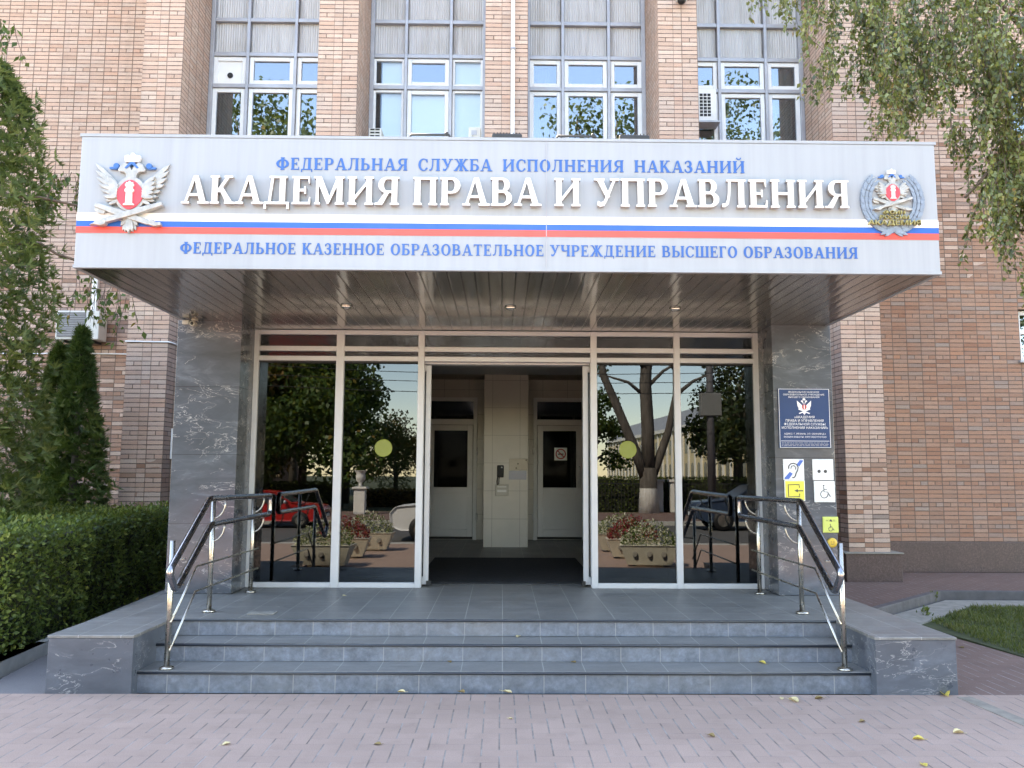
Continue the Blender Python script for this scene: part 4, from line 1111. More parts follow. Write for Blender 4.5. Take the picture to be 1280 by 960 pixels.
def contours(prims):
    """union of the primitives -> smooth outlines (marching squares on an antialiased raster)"""
    ss = 3; n = GRID*ss
    x0, y0, x1, y1 = -0.12, -0.24, 1.36, 1.44
    nx, ny = int((x1-x0)*n), int((y1-y0)*n)
    nx -= nx % ss; ny -= ny % ss
    X = x0+(np.arange(nx)+0.5)/n; Y = y0+(np.arange(ny)+0.5)/n
    occ = np.zeros((ny, nx), bool)
    for sgn, pts in prims:
        ins = np.zeros((ny, nx), bool)
        for i in range(len(pts)):
            (xa, ya), (xb, yb) = pts[i-1], pts[i]
            if ya == yb: continue
            rows = ((Y >= min(ya, yb)) & (Y < max(ya, yb)))
            xi = xa+(Y[rows]-ya)*(xb-xa)/(yb-ya)
            ins[rows] ^= (X[None,:] < xi[:,None])
        if sgn == '+': occ |= ins
        else: occ &= ~ins
    A = occ.reshape(ny//ss, ss, nx//ss, ss).mean((1,3))
    A = np.pad(A, 1)
    h, w = A.shape
    gx = lambda j: x0+(j-0.5)*ss/n
    gy = lambda i: y0+(i-0.5)*ss/n
    segs = {}
    B = A > 0.5
    def lerp(i, j, i2, j2):
        t = (0.5-A[i,j])/(A[i2,j2]-A[i,j]); return (i+(i2-i)*t, j+(j2-j)*t)
    act = np.argwhere((B[:-1,:-1] != B[1:,:-1]) | (B[:-1,:-1] != B[:-1,1:]) | (B[1:,1:] != B[1:,:-1]) | (B[1:,1:] != B[:-1,1:]))
    for i, j in act:
        e = {}
        if B[i,j] != B[i,j+1]: e['b'] = ('h', i, j)
        if B[i+1,j] != B[i+1,j+1]: e['t'] = ('h', i+1, j)
        if B[i,j] != B[i+1,j]: e['l'] = ('v', i, j)
        if B[i,j+1] != B[i+1,j+1]: e['r'] = ('v', i, j+1)
        k = list(e)
        prs = [(k[0], k[1])] if len(k) == 2 else ([('l','b'),('t','r')] if not B[i,j] else [('l','t'),('b','r')])
        for a, b in prs:
            segs.setdefault(e[a], []).append(e[b]); segs.setdefault(e[b], []).append(e[a])
    def pt(k):
        t, i, j = k
        i2, j2 = lerp(i, j, i, j+1) if t == 'h' else lerp(i, j, i+1, j)
        return (gx(j2), gy(i2))
    out, seen = [], set()
    for s0 in segs:
        if s0 in seen: continue
        loop, cur, prev = [], s0, None
        while cur not in seen:
            seen.add(cur); loop.append(pt(cur))
            nb = [q for q in segs[cur] if q != prev]
            prev, cur = cur, nb[0] if nb else s0
        if len(loop) > 5: out.append(rdp_closed(loop, 0.0045))
    return out
def rdp(p, eps):
    if len(p) < 3: return p
    a, b = np.array(p[0]), np.array(p[-1]); q = np.array(p[1:-1]); d = b-a; L = np.hypot(*d)
    dist = np.abs(d[0]*(q[:,1]-a[1])-d[1]*(q[:,0]-a[0]))/L if L > 1e-9 else np.hypot(*(q-a).T)
    k = int(dist.argmax())
    if dist[k] < eps: return [p[0], p[-1]]
    return rdp(p[:k+2], eps)[:-1]+rdp(p[k+1:], eps)
def rdp_closed(p, eps):
    k = len(p)//2
    return rdp(p[:k+1], eps)[:-1]+rdp(p[k:]+[p[0]], eps)[:-1]
GM = {}
def glyph_mesh(ch, depth, cap, sx, mat, side=None):
    key = (ch, depth, cap, sx, mat.name)
    if key in GM: return GM[key]
    cs = contours(G[ch][1])
    area = lambda c: abs(sum(c[i-1][0]*c[i][1]-c[i][0]*c[i-1][1] for i in range(len(c))))/2
    def inside(p, c):
        r_ = False
        for i in range(len(c)):
            (xa, ya), (xb, yb) = c[i-1], c[i]
            if (ya > p[1]) != (yb > p[1]) and p[0] < xa+(p[1]-ya)*(xb-xa)/(yb-ya): r_ = not r_
        return r_
    outer = [i for i, c in enumerate(cs) if not any(k != i and inside(c[0], d) for k, d in enumerate(cs))]
    start = [0]
    for c in cs: start.append(start[-1]+len(c))
    tri = []
    for i in outer:
        grp = [i]+[k for k in range(len(cs)) if k not in outer and inside(cs[k][0], cs[i])]
        ids = [start[k]+q for k in grp for q in range(len(cs[k]))]
        tri += [tuple(ids[v] for v in t) for t in tessellate_polygon([[Vector((x,y,0)) for x, y in cs[k]] for k in grp])]
    flat = [p for c in cs for p in c]
    n = len(flat)
    V = [(x*cap*sx, -depth, y*cap) for x, y in flat]+[(x*cap*sx, 0.0, y*cap) for x, y in flat]
    Fc = []
    for t in tri:
        a, b, c = (flat[i] for i in t)
        cr = (b[0]-a[0])*(c[1]-a[1])-(b[1]-a[1])*(c[0]-a[0])
        if abs(cr) < 1e-9: continue
        t = tuple(t) if cr > 0 else tuple(t)[::-1]
        Fc.append(t); Fc.append(tuple(n+i for i in t[::-1]))
    k = 0; nf = len(Fc)
    for c in cs:
        m = len(c)
        for i in range(m):
            j = (i+1) % m
            Fc.append((k+i, k+j, n+k+j, n+k+i))
        k += m
    me = bpy.data.meshes.new('letter'); me.from_pydata(V, [], Fc)
    bm = bmesh.new(); bm.from_mesh(me); bmesh.ops.recalc_face_normals(bm, faces=bm.faces); bm.to_mesh(me); bm.free()
    me.materials.append(mat)
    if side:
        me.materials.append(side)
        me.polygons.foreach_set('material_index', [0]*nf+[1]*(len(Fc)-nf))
    GM[key] = me
    return me
def text_line(name, label, text, x0, x1, zb0, zb1, cap, depth, y, mat, gap, space, side=None, cat='lettering'):
    adv = []; tot = 0.0
    for ch in text:
        if ch == ' ': tot += space; continue
        adv.append((ch, tot)); tot += G[ch][0]+gap
    tot -= gap
    sx = (x1-x0)/(tot*cap)
    t = thing(name, label, cat, ((x0+x1)/2, y, zb0))
    for ch, a in adv:
        o = bpy.data.objects.new('letter', glyph_mesh(ch, depth, cap, sx, mat, side)); COL.objects.link(o); o.parent = t
        fx = a*cap*sx
        o.location = (x0+fx-(x0+x1)/2, 0, (zb1-zb0)*fx/(x1-x0))
    return t
text_line('sign_lettering', 'upper line of small flat blue serif capitals on the canopy front', 'ФЕДЕРАЛЬНАЯ СЛУЖБА ИСПОЛНЕНИЯ НАКАЗАНИЙ', -1.742, 1.868, 3.910, 3.918, 0.096, 0.004, YF-0.001, M['ltblue'], 0.10, 0.75)
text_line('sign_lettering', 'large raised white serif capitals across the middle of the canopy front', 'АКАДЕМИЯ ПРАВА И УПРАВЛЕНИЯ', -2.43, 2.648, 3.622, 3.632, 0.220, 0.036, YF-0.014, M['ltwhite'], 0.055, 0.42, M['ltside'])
text_line('sign_lettering', 'lower line of small flat blue serif capitals under the tricolour stripe', 'ФЕДЕРАЛЬНОЕ КАЗЕННОЕ ОБРАЗОВАТЕЛЬНОЕ УЧРЕЖДЕНИЕ ВЫСШЕГО ОБРАЗОВАНИЯ', -2.442, 2.717, 3.247, 3.250, 0.088, 0.004, YF-0.001, M['ltblue'], 0.10, 0.45)

def print_text(name, s, width, height, mat, parent, loc, extrude=0.0):
    """small sans print, fitted to a width and a cap height"""
    cu = bpy.data.curves.new(name, 'FONT'); cu.body = s; cu.size = 1.0; cu.extrude = extrude/max(1e-6, height)*0.7; cu.resolution_u = 2
    cu.align_x = 'CENTER'
    tmp = bpy.data.objects.new(name, cu); COL.objects.link(tmp)
    me = bpy.data.meshes.new_from_object(tmp.evaluated_get(bpy.context.evaluated_depsgraph_get()))
    w = tmp.dimensions.x
    bpy.data.objects.remove(tmp); bpy.data.curves.remove(cu)
    ys = [v.co.y for v in me.vertices]
    k = height/0.73; kx = width/(max(v.co.x for v in me.vertices)-min(v.co.x for v in me.vertices))
    for v in me.vertices: v.co = Vector((v.co.x*kx, -v.co.z*k, v.co.y*k))
    me.materials.clear(); me.materials.append(mat)
    o = bpy.data.objects.new(name, me); COL.objects.link(o); o.parent = parent; o.location = loc
    return o
# ------------------------------------------------------------------ emblems
def emblem(name, label, cx, cz, s, wreath=False):
    """double-headed eagle relief, drawn in units of the big emblem; s = metres per unit"""
    t = thing(name, label, 'emblem', (cx, YF, cz), 'relief emblems on the canopy front')
    e = lambda x, y: ((x-415)*s, (480-y)*s)
    k = s/0.0008
    def pp(n, polys, mat, parent=t, bv=0.0035):
        mb = MB()
        for pts, d0, d1 in polys: mb.prism([e(*p) for p in pts], -d1*k, -d0*k)
        return mb.build(n, mat, parent, bevel=bv*k)
    mir = lambda pts: [(830-x, y) for x, y in pts]
    def feather(r, tip, w):
        a, b = Vector(r), Vector(tip); d = (b-a); L = d.length; d.normalize(); q = Vector((-d.y, d.x))
        return [tuple(a+q*w*0.35), tuple(a+d*L*0.35+q*w*0.55), tuple(a+d*L*0.8+q*w*0.45), tuple(b), tuple(a+d*L*0.8-q*w*0.40), tuple(a+d*L*0.35-q*w*0.55), tuple(a-q*w*0.35)]
    roots = [(292,415),(286,432),(282,450),(282,470),(285,492),(290,515),(296,538),(302,560)]
    tips = [(62,195),(70,265),(84,335),(104,400),(134,462),(160,520),(184,566),(222,602)]
    fl = [(feather(r, q, 44-i*1.5), 0.006, 0.018+0.0032*i) for i, (r, q) in enumerate(zip(roots, tips))]
    sh = [(feather((300,430+i*24), (190-8*i*(i < 3), 330+i*52), 40), 0.01, 0.046+0.0025*i) for i in range(5)]
    pp('wing', fl+sh, M['silver'])
    pp('wing', [(mir(p), a, b) for p, a, b in fl+sh], M['silver'])
    neck = [(440,372),(436,312),(412,262),(384,212),(348,192),(312,214),(286,262),(296,282),(344,284),(366,312),(372,372)]
    pp('head', [(neck, 0.004, 0.034)], M['silver']); pp('head', [(mir(neck), 0.006, 0.036)], M['silver'])
    body = ell(415,500,146,168,0,360,36)
    low = [(300,560),(530,560),(480,690),(415,720),(350,690)]
    pp('body', [(body, 0.008, 0.038), (low, 0.005, 0.026)], M['silver'])
    tailf = [(feather((415,690), q, 40), 0.004, 0.020+0.003*i) for i, q in enumerate(((352,845),(478,845),(335,800),(495,800),(380,860),(450,860),(415,876)))]
    pp('tail', tailf, M['silver'])
    crown = [(378,188),(368,140),(372,122),(396,116),(410,132),(440,104),(452,96),(464,104),(490,132),(506,116),(520,124),(524,146),(508,188)]
    crown = [(x-33, y) for x, y in crown]
    pp('crown', [(crown, 0.004, 0.030), (ell(415,112,16,16,0,360,14), 0.004, 0.036), (ell(374,140,20,22,0,360,14), 0.006, 0.036), (ell(456,140,20,22,0,360,14), 0.006, 0.036)], M['embwhite'])
    rb = [(415,186),(440,196),(482,246),(464,254),(415,212),(366,254),(348,246),(390,196)]
    scr = ell(262,222,28,28,0,360,18); tailr = [(196,232),(200,252),(268,258),(290,240),(286,226)]
    pp('ribbon', [(rb, 0.003, 0.040), (scr, 0.003, 0.026), (tailr, 0.003, 0.022), (mir(scr), 0.003, 0.026), (mir(tailr), 0.003, 0.022)], M['embblue'])
    shp = []
    for a in range(48):
        an = R(a*7.5); rr = 1.0+0.035*math.cos(4*an)
        shp.append((415+120*rr*math.cos(an), 508+138*rr*math.sin(an)))
    pp('shield', [(shp, 0.01, 0.046)], M['embred'])
    colm = [(364,616),(364,602),(384,594),(386,492),(372,484),(372,462),(384,455),(384,436),(374,430),(374,412),(386,405),(380,392),(398,398),(415,378),(432,398),(450,392),(444,405),(456,412),(456,430),(446,436),(446,455),(458,462),(458,484),(444,492),(446,594),(466,602),(466,616)]
    pp('law_column', [(colm, 0.02, 0.060)], M['embwhite'])
    fa = feather((726,596), (60,806), 52)
    fb = feather((96,606), (706,806), 56)
    axe = [(84,650),(104,590),(150,600),(200,650),(176,690),(120,684)]
    hlt = [(604,764),(640,742),(664,772),(712,772),(722,800),(660,812),(618,800)]
    hl2 = [(826-x, y) for x, y in hlt]
    pp('fasces', [(fb, 0.008, 0.044), (axe, 0.012, 0.030), (hlt, 0.010, 0.052)], M['silver'])
    pp('sword', [(fa, 0.012, 0.058), (hl2, 0.014, 0.064)], M['silver'])
    if wreath:
        wr = MB(); C0 = (412, 640)
        for sd in (-1, 1):
            for i in range(30):
                a = R(44 - i*4.5)                       # from the upper end round to the crossing at the foot
                for q in (-1, 0, 1):
                    rx, ry = 430+q*42, 470+q*38
                    bx_, by_ = C0[0]+sd*rx*math.cos(a), C0[1]-ry*math.sin(a)
                    tx, ty = sd*rx*math.sin(a)*1.0, ry*math.cos(a)
                    L = math.hypot(tx, ty); tx, ty = tx/L, ty/L
                    nx, ny = -ty*q*0.5*sd, tx*q*0.5*sd
                    tip = (bx_-(tx+nx)*92, by_-(ty+ny)*92)
                    wr.prism([e(*p) for p in feather((bx_, by_), tip, 46)], -0.004*k, -(0.020+0.004*(i % 3)+0.003*(q+1)+0.0007*(i % 7))*k)
            for tip in ((C0[0]-sd*150, 1240), (C0[0]-sd*230, 1215), (C0[0]-sd*90, 1190)):
                wr.prism([e(*p) for p in feather((C0[0]+sd*60, 1080), tip, 60)], -0.006*k, -(0.03+0.004*sd+abs(tip[0]-412)*0.00003)*k)
        wr.build('wreath', M['wreath'], t)
        for s_, yy, w_, h_ in (('ФСИН', 880, 350, 60), ('РОССИИ', 960, 470, 60), ('АКАДЕМИЯ', 1058, 860, 78)):
            x_, z_ = e(412, yy)
            print_text('gold_letters', s_, w_*s, h_*s, M['gold'], t, (x_, -0.052*k, z_), 0.014)
    return t
emblem('eagle_emblem', 'silver double headed eagle with a red shield at the left end of the canopy front', -2.823, 3.712, 0.00081)
emblem('wreath_emblem', 'smaller eagle in a blue grey wreath with gold letters on the canopy front', 3.0, 3.780, 0.00047, True)
# ------------------------------------------------------------------ signs on the right column
YS = YC-0.002
t = thing('notice_board', 'dark blue academy notice with white print and an eagle on the marble column', 'notice', (3.073, YS, 1.876))
MB().box(-0.262,-0.018,0.0,0.262,0.0,0.604).build('board', M['signblue'], t, bevel=0.003)
bd = MB()
for (a, b, c, d) in ((-0.258,0.004,0.258,0.008),(-0.258,0.596,0.258,0.600),(-0.258,0.008,-0.254,0.596),(0.254,0.008,0.258,0.596),(-0.245,0.069,0.245,0.073)): bd.box(a,-0.0195,b,c,-0.0175,d)
bd.build('border', M['print'], t)
for s_, w_, h_, z_ in (('ФЕДЕРАЛЬНОЕ КАЗЕННОЕ', .315, .0165, .560), ('ОБРАЗОВАТЕЛЬНОЕ УЧРЕЖДЕНИЕ', .42, .0165, .534), ('ВЫСШЕГО ОБРАЗОВАНИЯ', .315, .0165, .508),
        ('«АКАДЕМИЯ', .205, .024, .302), ('ПРАВА И УПРАВЛЕНИЯ', .385, .024, .266), ('ФЕДЕРАЛЬНОЙ СЛУЖБЫ', .42, .024, .230), ('ИСПОЛНЕНИЯ НАКАЗАНИЙ»', .47, .024, .194),
        ('АДРЕС: Г. РЯЗАНЬ, УЛ. СЕННАЯ Д.1', .42, .0165, .136), ('РЕЖИМ РАБОТЫ: КРУГЛОСУТОЧНО', .43, .0165, .104)):
    print_text('print', s_, w_, h_, M['print'], t, (0, -0.0195, z_))
def mini_eagle(par, x, z, w):
    """small printed crest"""
    q = lambda a, b: (x+a*w, z+b*w)
    ws = MB()
    for s in (-1, 1):
        ws.prism([q(s*0.50,0.42), q(s*0.47,0.05), q(s*0.36,-0.18), q(s*0.10,-0.22), q(s*0.16,0.10)], -0.0205, -0.0185)
        ws.prism([q(s*0.02,0.12), q(s*0.13,0.30), q(s*0.22,0.34), q(s*0.20,0.44), q(s*0.08,0.42)], -0.0208, -0.0186)
        ws.prism([q(s*0.40,-0.46), q(s*0.34,-0.52), q(-s*0.42,-0.20), q(-s*0.40,-0.14)], -0.0210-0.0003*s, -0.0187)
    ws.prism([q(-0.12,-0.2), q(0.12,-0.2), q(0.10,-0.45), q(0,-0.58), q(-0.10,-0.45)], -0.0204, -0.0184)
    ws.prism([q(-0.09,0.44), q(0.09,0.44), q(0.10,0.54), q(0,0.60), q(-0.10,0.54)], -0.0206, -0.0183)
    ws.build('crest', M['print'], par)
    MB().prism([q(0.16*math.cos(R(a*20)), 0.18*math.sin(R(a*20))-0.03) for a in range(18)], -0.0218, -0.019).build('crest_shield', M['inkred'], par)
    MB().prism([q(-0.035,-0.16), q(0.035,-0.16), q(0.03,0.12), q(-0.03,0.12)], -0.0224, -0.02).build('crest_column', M['print'], par)
mini_eagle(t, 0.0, 0.42, 0.145)
fine = MB()
for r_ in range(3):
    x = -0.24
    while x < 0.22:
        w_ = random.uniform(0.012, 0.05); fine.box(x, -0.0192, 0.050-r_*0.014, min(x+w_, 0.235), -0.0178, 0.0545-r_*0.014); x += w_+0.008
fine.build('fine_print', M['alu'], t)

def plate(name, label, cx, cz, w, h, mat, rim, cat='sign'):
    t = thing(name, label, cat, (cx, YS, cz))
    MB().box(-w/2-0.008,-0.010,-h/2-0.008,w/2+0.008,0.0,h/2+0.008).build('rim', rim, t, bevel=0.004)
    MB().box(-w/2,-0.013,-h/2,w/2,-0.009,h/2).build('face', mat, t, bevel=0.0015)
    return t
YO = -0.0135
t = plate('hearing_loop_sign', 'white access sign with an ear crossed by a blue band', 2.949, 1.659, 0.195, 0.195, M['signwhite'], M['signwhite'])
MB().prism([(0.03,0.052),(0.062,0.095),(0.096,0.095),(0.096,0.086),(0.055,0.030)], YO-0.001, -0.012).build('band', M['inkblue'], t)
MB().prism([(-0.096,-0.095),(-0.052,-0.095),(-0.012,-0.040),(-0.042,-0.022),(-0.096,-0.082)], YO-0.001, -0.012).build('band', M['inkblue'], t)
earp = [(-0.052,0.008),(-0.050,0.036),(-0.030,0.058),(0.0,0.064),(0.030,0.052),(0.044,0.022),(0.038,-0.008),(0.022,-0.034),(0.014,-0.062),(0.0,-0.080),(-0.018,-0.078)]
MB().tube([(x,YO,z) for x, z in earp], 0.0055, 8).build('ear', M['ink'], t)
MB().tube([(x,YO,z) for x, z in ((-0.030,0.010),(-0.022,0.034),(0.002,0.040),(0.020,0.022),(0.016,0.002))], 0.0045, 8).build('ear_fold', M['ink'], t)
t = plate('entrance_sign', 'yellow access sign with an arrow entering a square', 2.954, 1.449, 0.19, 0.19, M['signyellow'], M['signwhite'])
MB().tube([(0.045,YO,0.030),(0.045,YO,0.060),(-0.066,YO,0.060),(-0.066,YO,-0.060),(0.045,YO,-0.060),(0.045,YO,-0.030)], 0.0045, 6).build('square', M['ink'], t)
MB().prism([(0.082,0.004),(0.082,-0.006),(0.028,-0.006),(0.028,-0.016),(-0.008,-0.001),(0.028,0.015),(0.028,0.004)], YO-0.001, -0.012).build('arrow', M['ink'], t)
t = plate('low_vision_sign', 'white access sign with two dark dots of spectacles', 3.246, 1.659, 0.195, 0.195, M['signwhite'], M['signwhite'])
for x in (-0.042, 0.022): MB().lathe([(0.017,-0.0125),(0.017,-0.0145),(0.012,-0.0148)], (x,0,-0.016), 20, 'y').build('dot', M['ink'], t)
MB().tube([(-0.04,YO+0.0015,0.004),(-0.02,YO+0.0015,0.014),(-0.01,YO+0.0015,0.010)], 0.0018, 5).build('spectacle_arm', M['alu'], t)
MB().tube([(0.045,YO+0.0015,0.004),(0.065,YO+0.0015,0.014),(0.078,YO+0.0015,0.012)], 0.0018, 5).build('spectacle_arm', M['alu'], t)
def wheelchair(t, s, ox=0.0, oz=0.0, w=0.0042):
    mb = MB(); q = lambda x, z: (ox+x*s, YO, oz+z*s)
    mb.tube([q(0.32*math.cos(R(a))-0.05, 0.32*math.sin(R(a))-0.22) for a in range(100, 375, 12)], w, 6)
    mb.tube([q(-0.08,0.42),q(-0.06,-0.02),q(0.26,-0.02),(q(0.46,-0.42)),q(0.56,-0.36)], w, 6)
    mb.tube([q(-0.07,0.20),q(0.20,0.20)], w*0.9, 6)
    mb.build('wheelchair', M['ink'], t)
    MB().lathe([(0.075*s,-0.0125),(0.075*s,-0.0145),(0.05*s,-0.0148)], (ox-0.08*s,0,oz+0.52*s), 16, 'y').build('head_dot', M['ink'], t)
t = plate('wheelchair_sign', 'white access sign with a thin grey wheelchair symbol', 3.254, 1.440, 0.195, 0.195, M['signwhite'], M['signwhite'])
wheelchair(t, 0.115)
t = plate('call_sign', 'small green yellow label with a bell above a wheelchair', 3.303, 1.112, 0.142, 0.142, M['signgreen'], M['signgreen'])
wheelchair(t, 0.062, 0.0, -0.028, 0.003)
MB().prism([(-0.014,0.034),(0.016,0.030),(0.012,0.042),(0.006,0.052),(-0.006,0.052),(-0.010,0.044)], YO-0.001, -0.012).build('bell', M['ink'], t)
wv = MB()
for s in (-1, 1):
    for d in (0.026, 0.038): wv.tube([(s*d,YO,0.034),(s*(d+0.006),YO,0.042),(s*d,YO,0.050)], 0.0016, 5)
wv.build('sound_waves', M['ink'], t)
t = thing('call_button', 'round yellow call button under the green yellow label', 'button', (3.312, YS, 0.935))
MB().lathe([(0.048,0.0),(0.048,-0.014),(0.042,-0.02),(0.02,-0.021)], (0,0,0), 26, 'y').build('housing', M['brass'], t)
for x, z in ((-0.014,0.008),(0.014,0.008),(0,-0.014),(-0.012,-0.012),(0.012,-0.012)): MB().lathe([(0.0045,-0.0195),(0.0045,-0.0225),(0.003,-0.023)], (x,0,z), 8, 'y').build('braille_dot', M['ink'], t)

# ------------------------------------------------------------------ fittings on the facade and the canopy
t = thing('security_camera', 'small cream bullet camera under the canopy at the hedge side column', 'camera', (-3.13, 8.19, ZB-0.010))
t.scale = (0.62,0.62,0.62)
MB().lathe([(0.05,0.0),(0.05,-0.02),(0.02,-0.03)], (0.06,0,0.004), 18).build('mount', M['cream'], t)
MB().tube([(0.06,0,-0.02),(0.06,-0.01,-0.06)], 0.014, 8).build('arm', M['cream'], t)
MB().lathe([(0.038,0.06),(0.042,0.0),(0.042,-0.085),(0.036,-0.092)], (0.06,-0.02,-0.085), 18, 'y').build('camera_body', M['cream'], t)
MB().lathe([(0.027,-0.090),(0.027,-0.096),(0.012,-0.098)], (0.06,-0.02,-0.085), 16, 'y').build('lens', M['black'], t)
MB().box(-0.13,-0.04,-0.085,-0.02,0.04,-0.02).build('junction_box', M['cream'], t, bevel=0.006)
p = at_y(850, 5, YP)
t = thing('dome_camera', 'silver dome camera hanging on the brick pier at the top edge', 'camera', (p.x, YP, p.z))
MB().box(-0.07,-0.10,0.03,0.07,-0.002,0.20).build('wall_bracket', M['acwhite'], t, bevel=0.01)
MB().lathe([(0.02,0.06),(0.085,0.05),(0.09,0.0),(0.07,-0.01)], (0,-0.12,0), 22).build('housing', M['acwhite'], t)
MB().ball((0,-0.12,-0.012),0.068,18,(1,1,0.9)).build('dome', M['black'], t)
p = at_y(641, 172, YP-0.05)
t = thing('drain_pipe', 'thin white pipe running up the middle brick pier', 'pipe', (0.152, YP-0.05, ZT))
MB().tube([(0,0,0.02),(0,0,3.0),(-0.006,0,8.3)], 0.033, 12).build('pipe', M['pipewhite'], t)
for z in (2.6, 4.3, 6.4): MB().lathe([(0.042,0),(0.042,0.04)], (0,0,z), 14).build('clip', M['alu'], t)
# air conditioners
t = thing('air_conditioner', 'cream outdoor air conditioner on the brick wall beside the thujas', 'air conditioner', (-7.1, 13.9, 3.8))
MB().box(-0.36,-0.26,0.0,0.36,0.03,0.49).build('casing', M['acwhite'], t, bevel=0.012)
gr = MB(); gr.box(-0.33,-0.268,0.04,0.13,-0.259,0.46)
gq = gr.build('grille', M['acgrille'], t)
wires = MB()
for i in range(14): wires.box(-0.33,-0.274,0.05+i*0.03,0.13,-0.269,0.056+i*0.03)
wires.build('grille_wire', M['alu'], gq)
MB().box(0.20,-0.262,0.36,0.30,-0.2605,0.38).build('maker_plate', M['alu'], t)
bk = MB(); bk.box(-0.25,-0.24,-0.04,-0.21,0.07,-0.002); bk.box(0.21,-0.24,-0.04,0.25,0.07,-0.002)
bk.build('bracket', M['blackmetal'], t)
t = thing('pipe_duct', 'white plastic duct rising from the wall air conditioner', 'duct', (-6.98, 13.93, 4.29))
MB().box(-0.045,-0.03,0.0,0.045,0.045,1.1).build('duct', M['pipewhite'], t, bevel=0.006)
t = thing('facade_cable', 'thin pale cable strung along the brick wall and pier on the hedge side', 'cable', (0, 13.96, 3.6))
cb = MB(); cb.tube([(-9.5,0.0,0.02),(-8.2,0.0,-0.005),(-7.2,0.0,0.012),(-6.2,0.0,0.0),(-5.88,-0.01,0.01),(-5.865,-1.23,0.03),(-5.84,-1.225,0.03),(-5.2,-1.225,0.022),(-5.17,-1.2,0.02),(-5.17,-0.02,0.02)], 0.012, 6)
cb.build('cable', M['pipewhite'], t)
p = at_y(212, 558, 10.6)
t = thing('wall_meter', 'narrow white framed panel on the brick reveal beside the grey column', 'panel', (-5.19, 13.2, 2.05))
MB().box(0,-0.22,-0.24,0.05,0.22,0.24).build('frame', M['pvc'], t, bevel=0.006)
MB().box(0.051,-0.17,-0.19,0.056,0.17,0.19).build('face', M['signblue'], t)
p = at_y(470, 172, 13.3)
t = thing('air_conditioner', 'small slatted air conditioner end peeping over the canopy beside the left bright window', 'air conditioner', (p.x, 13.3, p.z+0.07))
MB().box(-0.12,-0.02,-0.6,0.09,0.45,0.09).build('casing', M['acwhite'], t, bevel=0.01)
g = MB()
for i in range(5):
    for j in (-0.095, -0.01): g.box(j,-0.026,0.05-i*0.055,j+0.072,-0.019,0.075-i*0.055)
g.build('vent_slot', M['black'], t)
p = at_y(593, 170, 13.4)
t = thing('control_box', 'pale electrical box in the corner of the bright white window', 'electrical box', (p.x, 13.4, p.z+0.03))
MB().box(-0.10,-0.02,-0.5,0.11,0.25,0.12).build('casing', M['acwhite'], t, bevel=0.01)
MB().box(-0.05,-0.026,-0.02,0.04,-0.0205,0.06).build('window_slot', M['alu'], t)
MB().tube([(-0.03,-0.025,-0.02),(-0.05,-0.03,-0.08),(0.02,-0.03,-0.14),(0.03,-0.025,-0.5)], 0.008, 6).build('cable', M['acwhite'], t)
p = at_y(881, 133, YW-0.05)
t = thing('vent_grille', 'white box with a black slotted grille in the right hand window bay', 'vent', (p.x, YW-0.05, p.z))
MB().box(-0.25,-0.06,-0.36,0.19,0.0,0.30).build('casing', M['pvc'], t, bevel=0.008)
g = MB()
for i in range(7):
    for j in range(3): g.box(-0.105+j*0.07,-0.066,-0.21+i*0.062,-0.05+j*0.07,-0.059,-0.165+i*0.062)
g.build('vent_slot', M['black'], t)
MB().box(-0.25,-0.30,-0.42,0.19,0.0,-0.39).build('shelf', M['alu'], t)
# floodlights along the canopy roof edge
def floodlight(x, label, face_up):
    t = thing('floodlight', label, 'floodlight', (x, 6.25, ZT+0.022), 'floodlights lying on the canopy roof')
    if face_up:
        MB().box(-0.12,-0.06,0.006,0.12,0.10,0.075).build('housing', M['blackmetal'], t, bevel=0.012)
        fin = MB()
        for i in range(9): fin.box(-0.105+i*0.025,-0.052,0.0755,-0.097+i*0.025,0.09,0.084)
        fin.build('cooling_fin', M['blackmetal'], t)
        MB().box(-0.05,-0.02,0.0,0.05,0.06,0.006).build('foot', M['blackmetal'], t)
    else:
        MB().tube([(-0.155,-0.03,0.0),(-0.155,-0.03,0.055),(-0.15,-0.03,0.068),(0.15,-0.03,0.068),(0.155,-0.03,0.055),(0.155,-0.03,0.0)], 0.010, 8).build('bracket', M['blackmetal'], t)
        MB().box(-0.13,0.03,0.002,0.13,0.20,0.07).build('housing', M['blackmetal'], t, bevel=0.01)
        MB().ball((0.13,-0.03,0.078),0.016,10).build('knob', M['blackmetal'], t)
floodlight(-0.575, 'black floodlight bracket lying on the canopy roof, leftmost of the row', False)
floodlight(0.03, 'solid black floodlight box on the canopy roof in front of the white pipe', True)
floodlight(0.579, 'black floodlight bracket on the canopy roof just right of the panel seam', False)
floodlight(1.034, 'solid black floodlight box on the canopy roof, rightmost of the row', True)
t = thing('floodlight', 'black floodlight sticking out beyond the right end of the canopy', 'floodlight', (FX1+0.002, 7.0, 3.96))
MB().tube([(0,0,-0.02),(0.05,0,-0.09),(0.12,0,-0.10)], 0.012, 7).build('arm', M['blackmetal'], t)
MB().prism([(0.47-0.46,0.085),(0.60-0.46,0.085),(0.54-0.46,-0.065),(0.01,-0.085)], -0.10, 0.10).build('housing', M['blackmetal'], t, bevel=0.008)
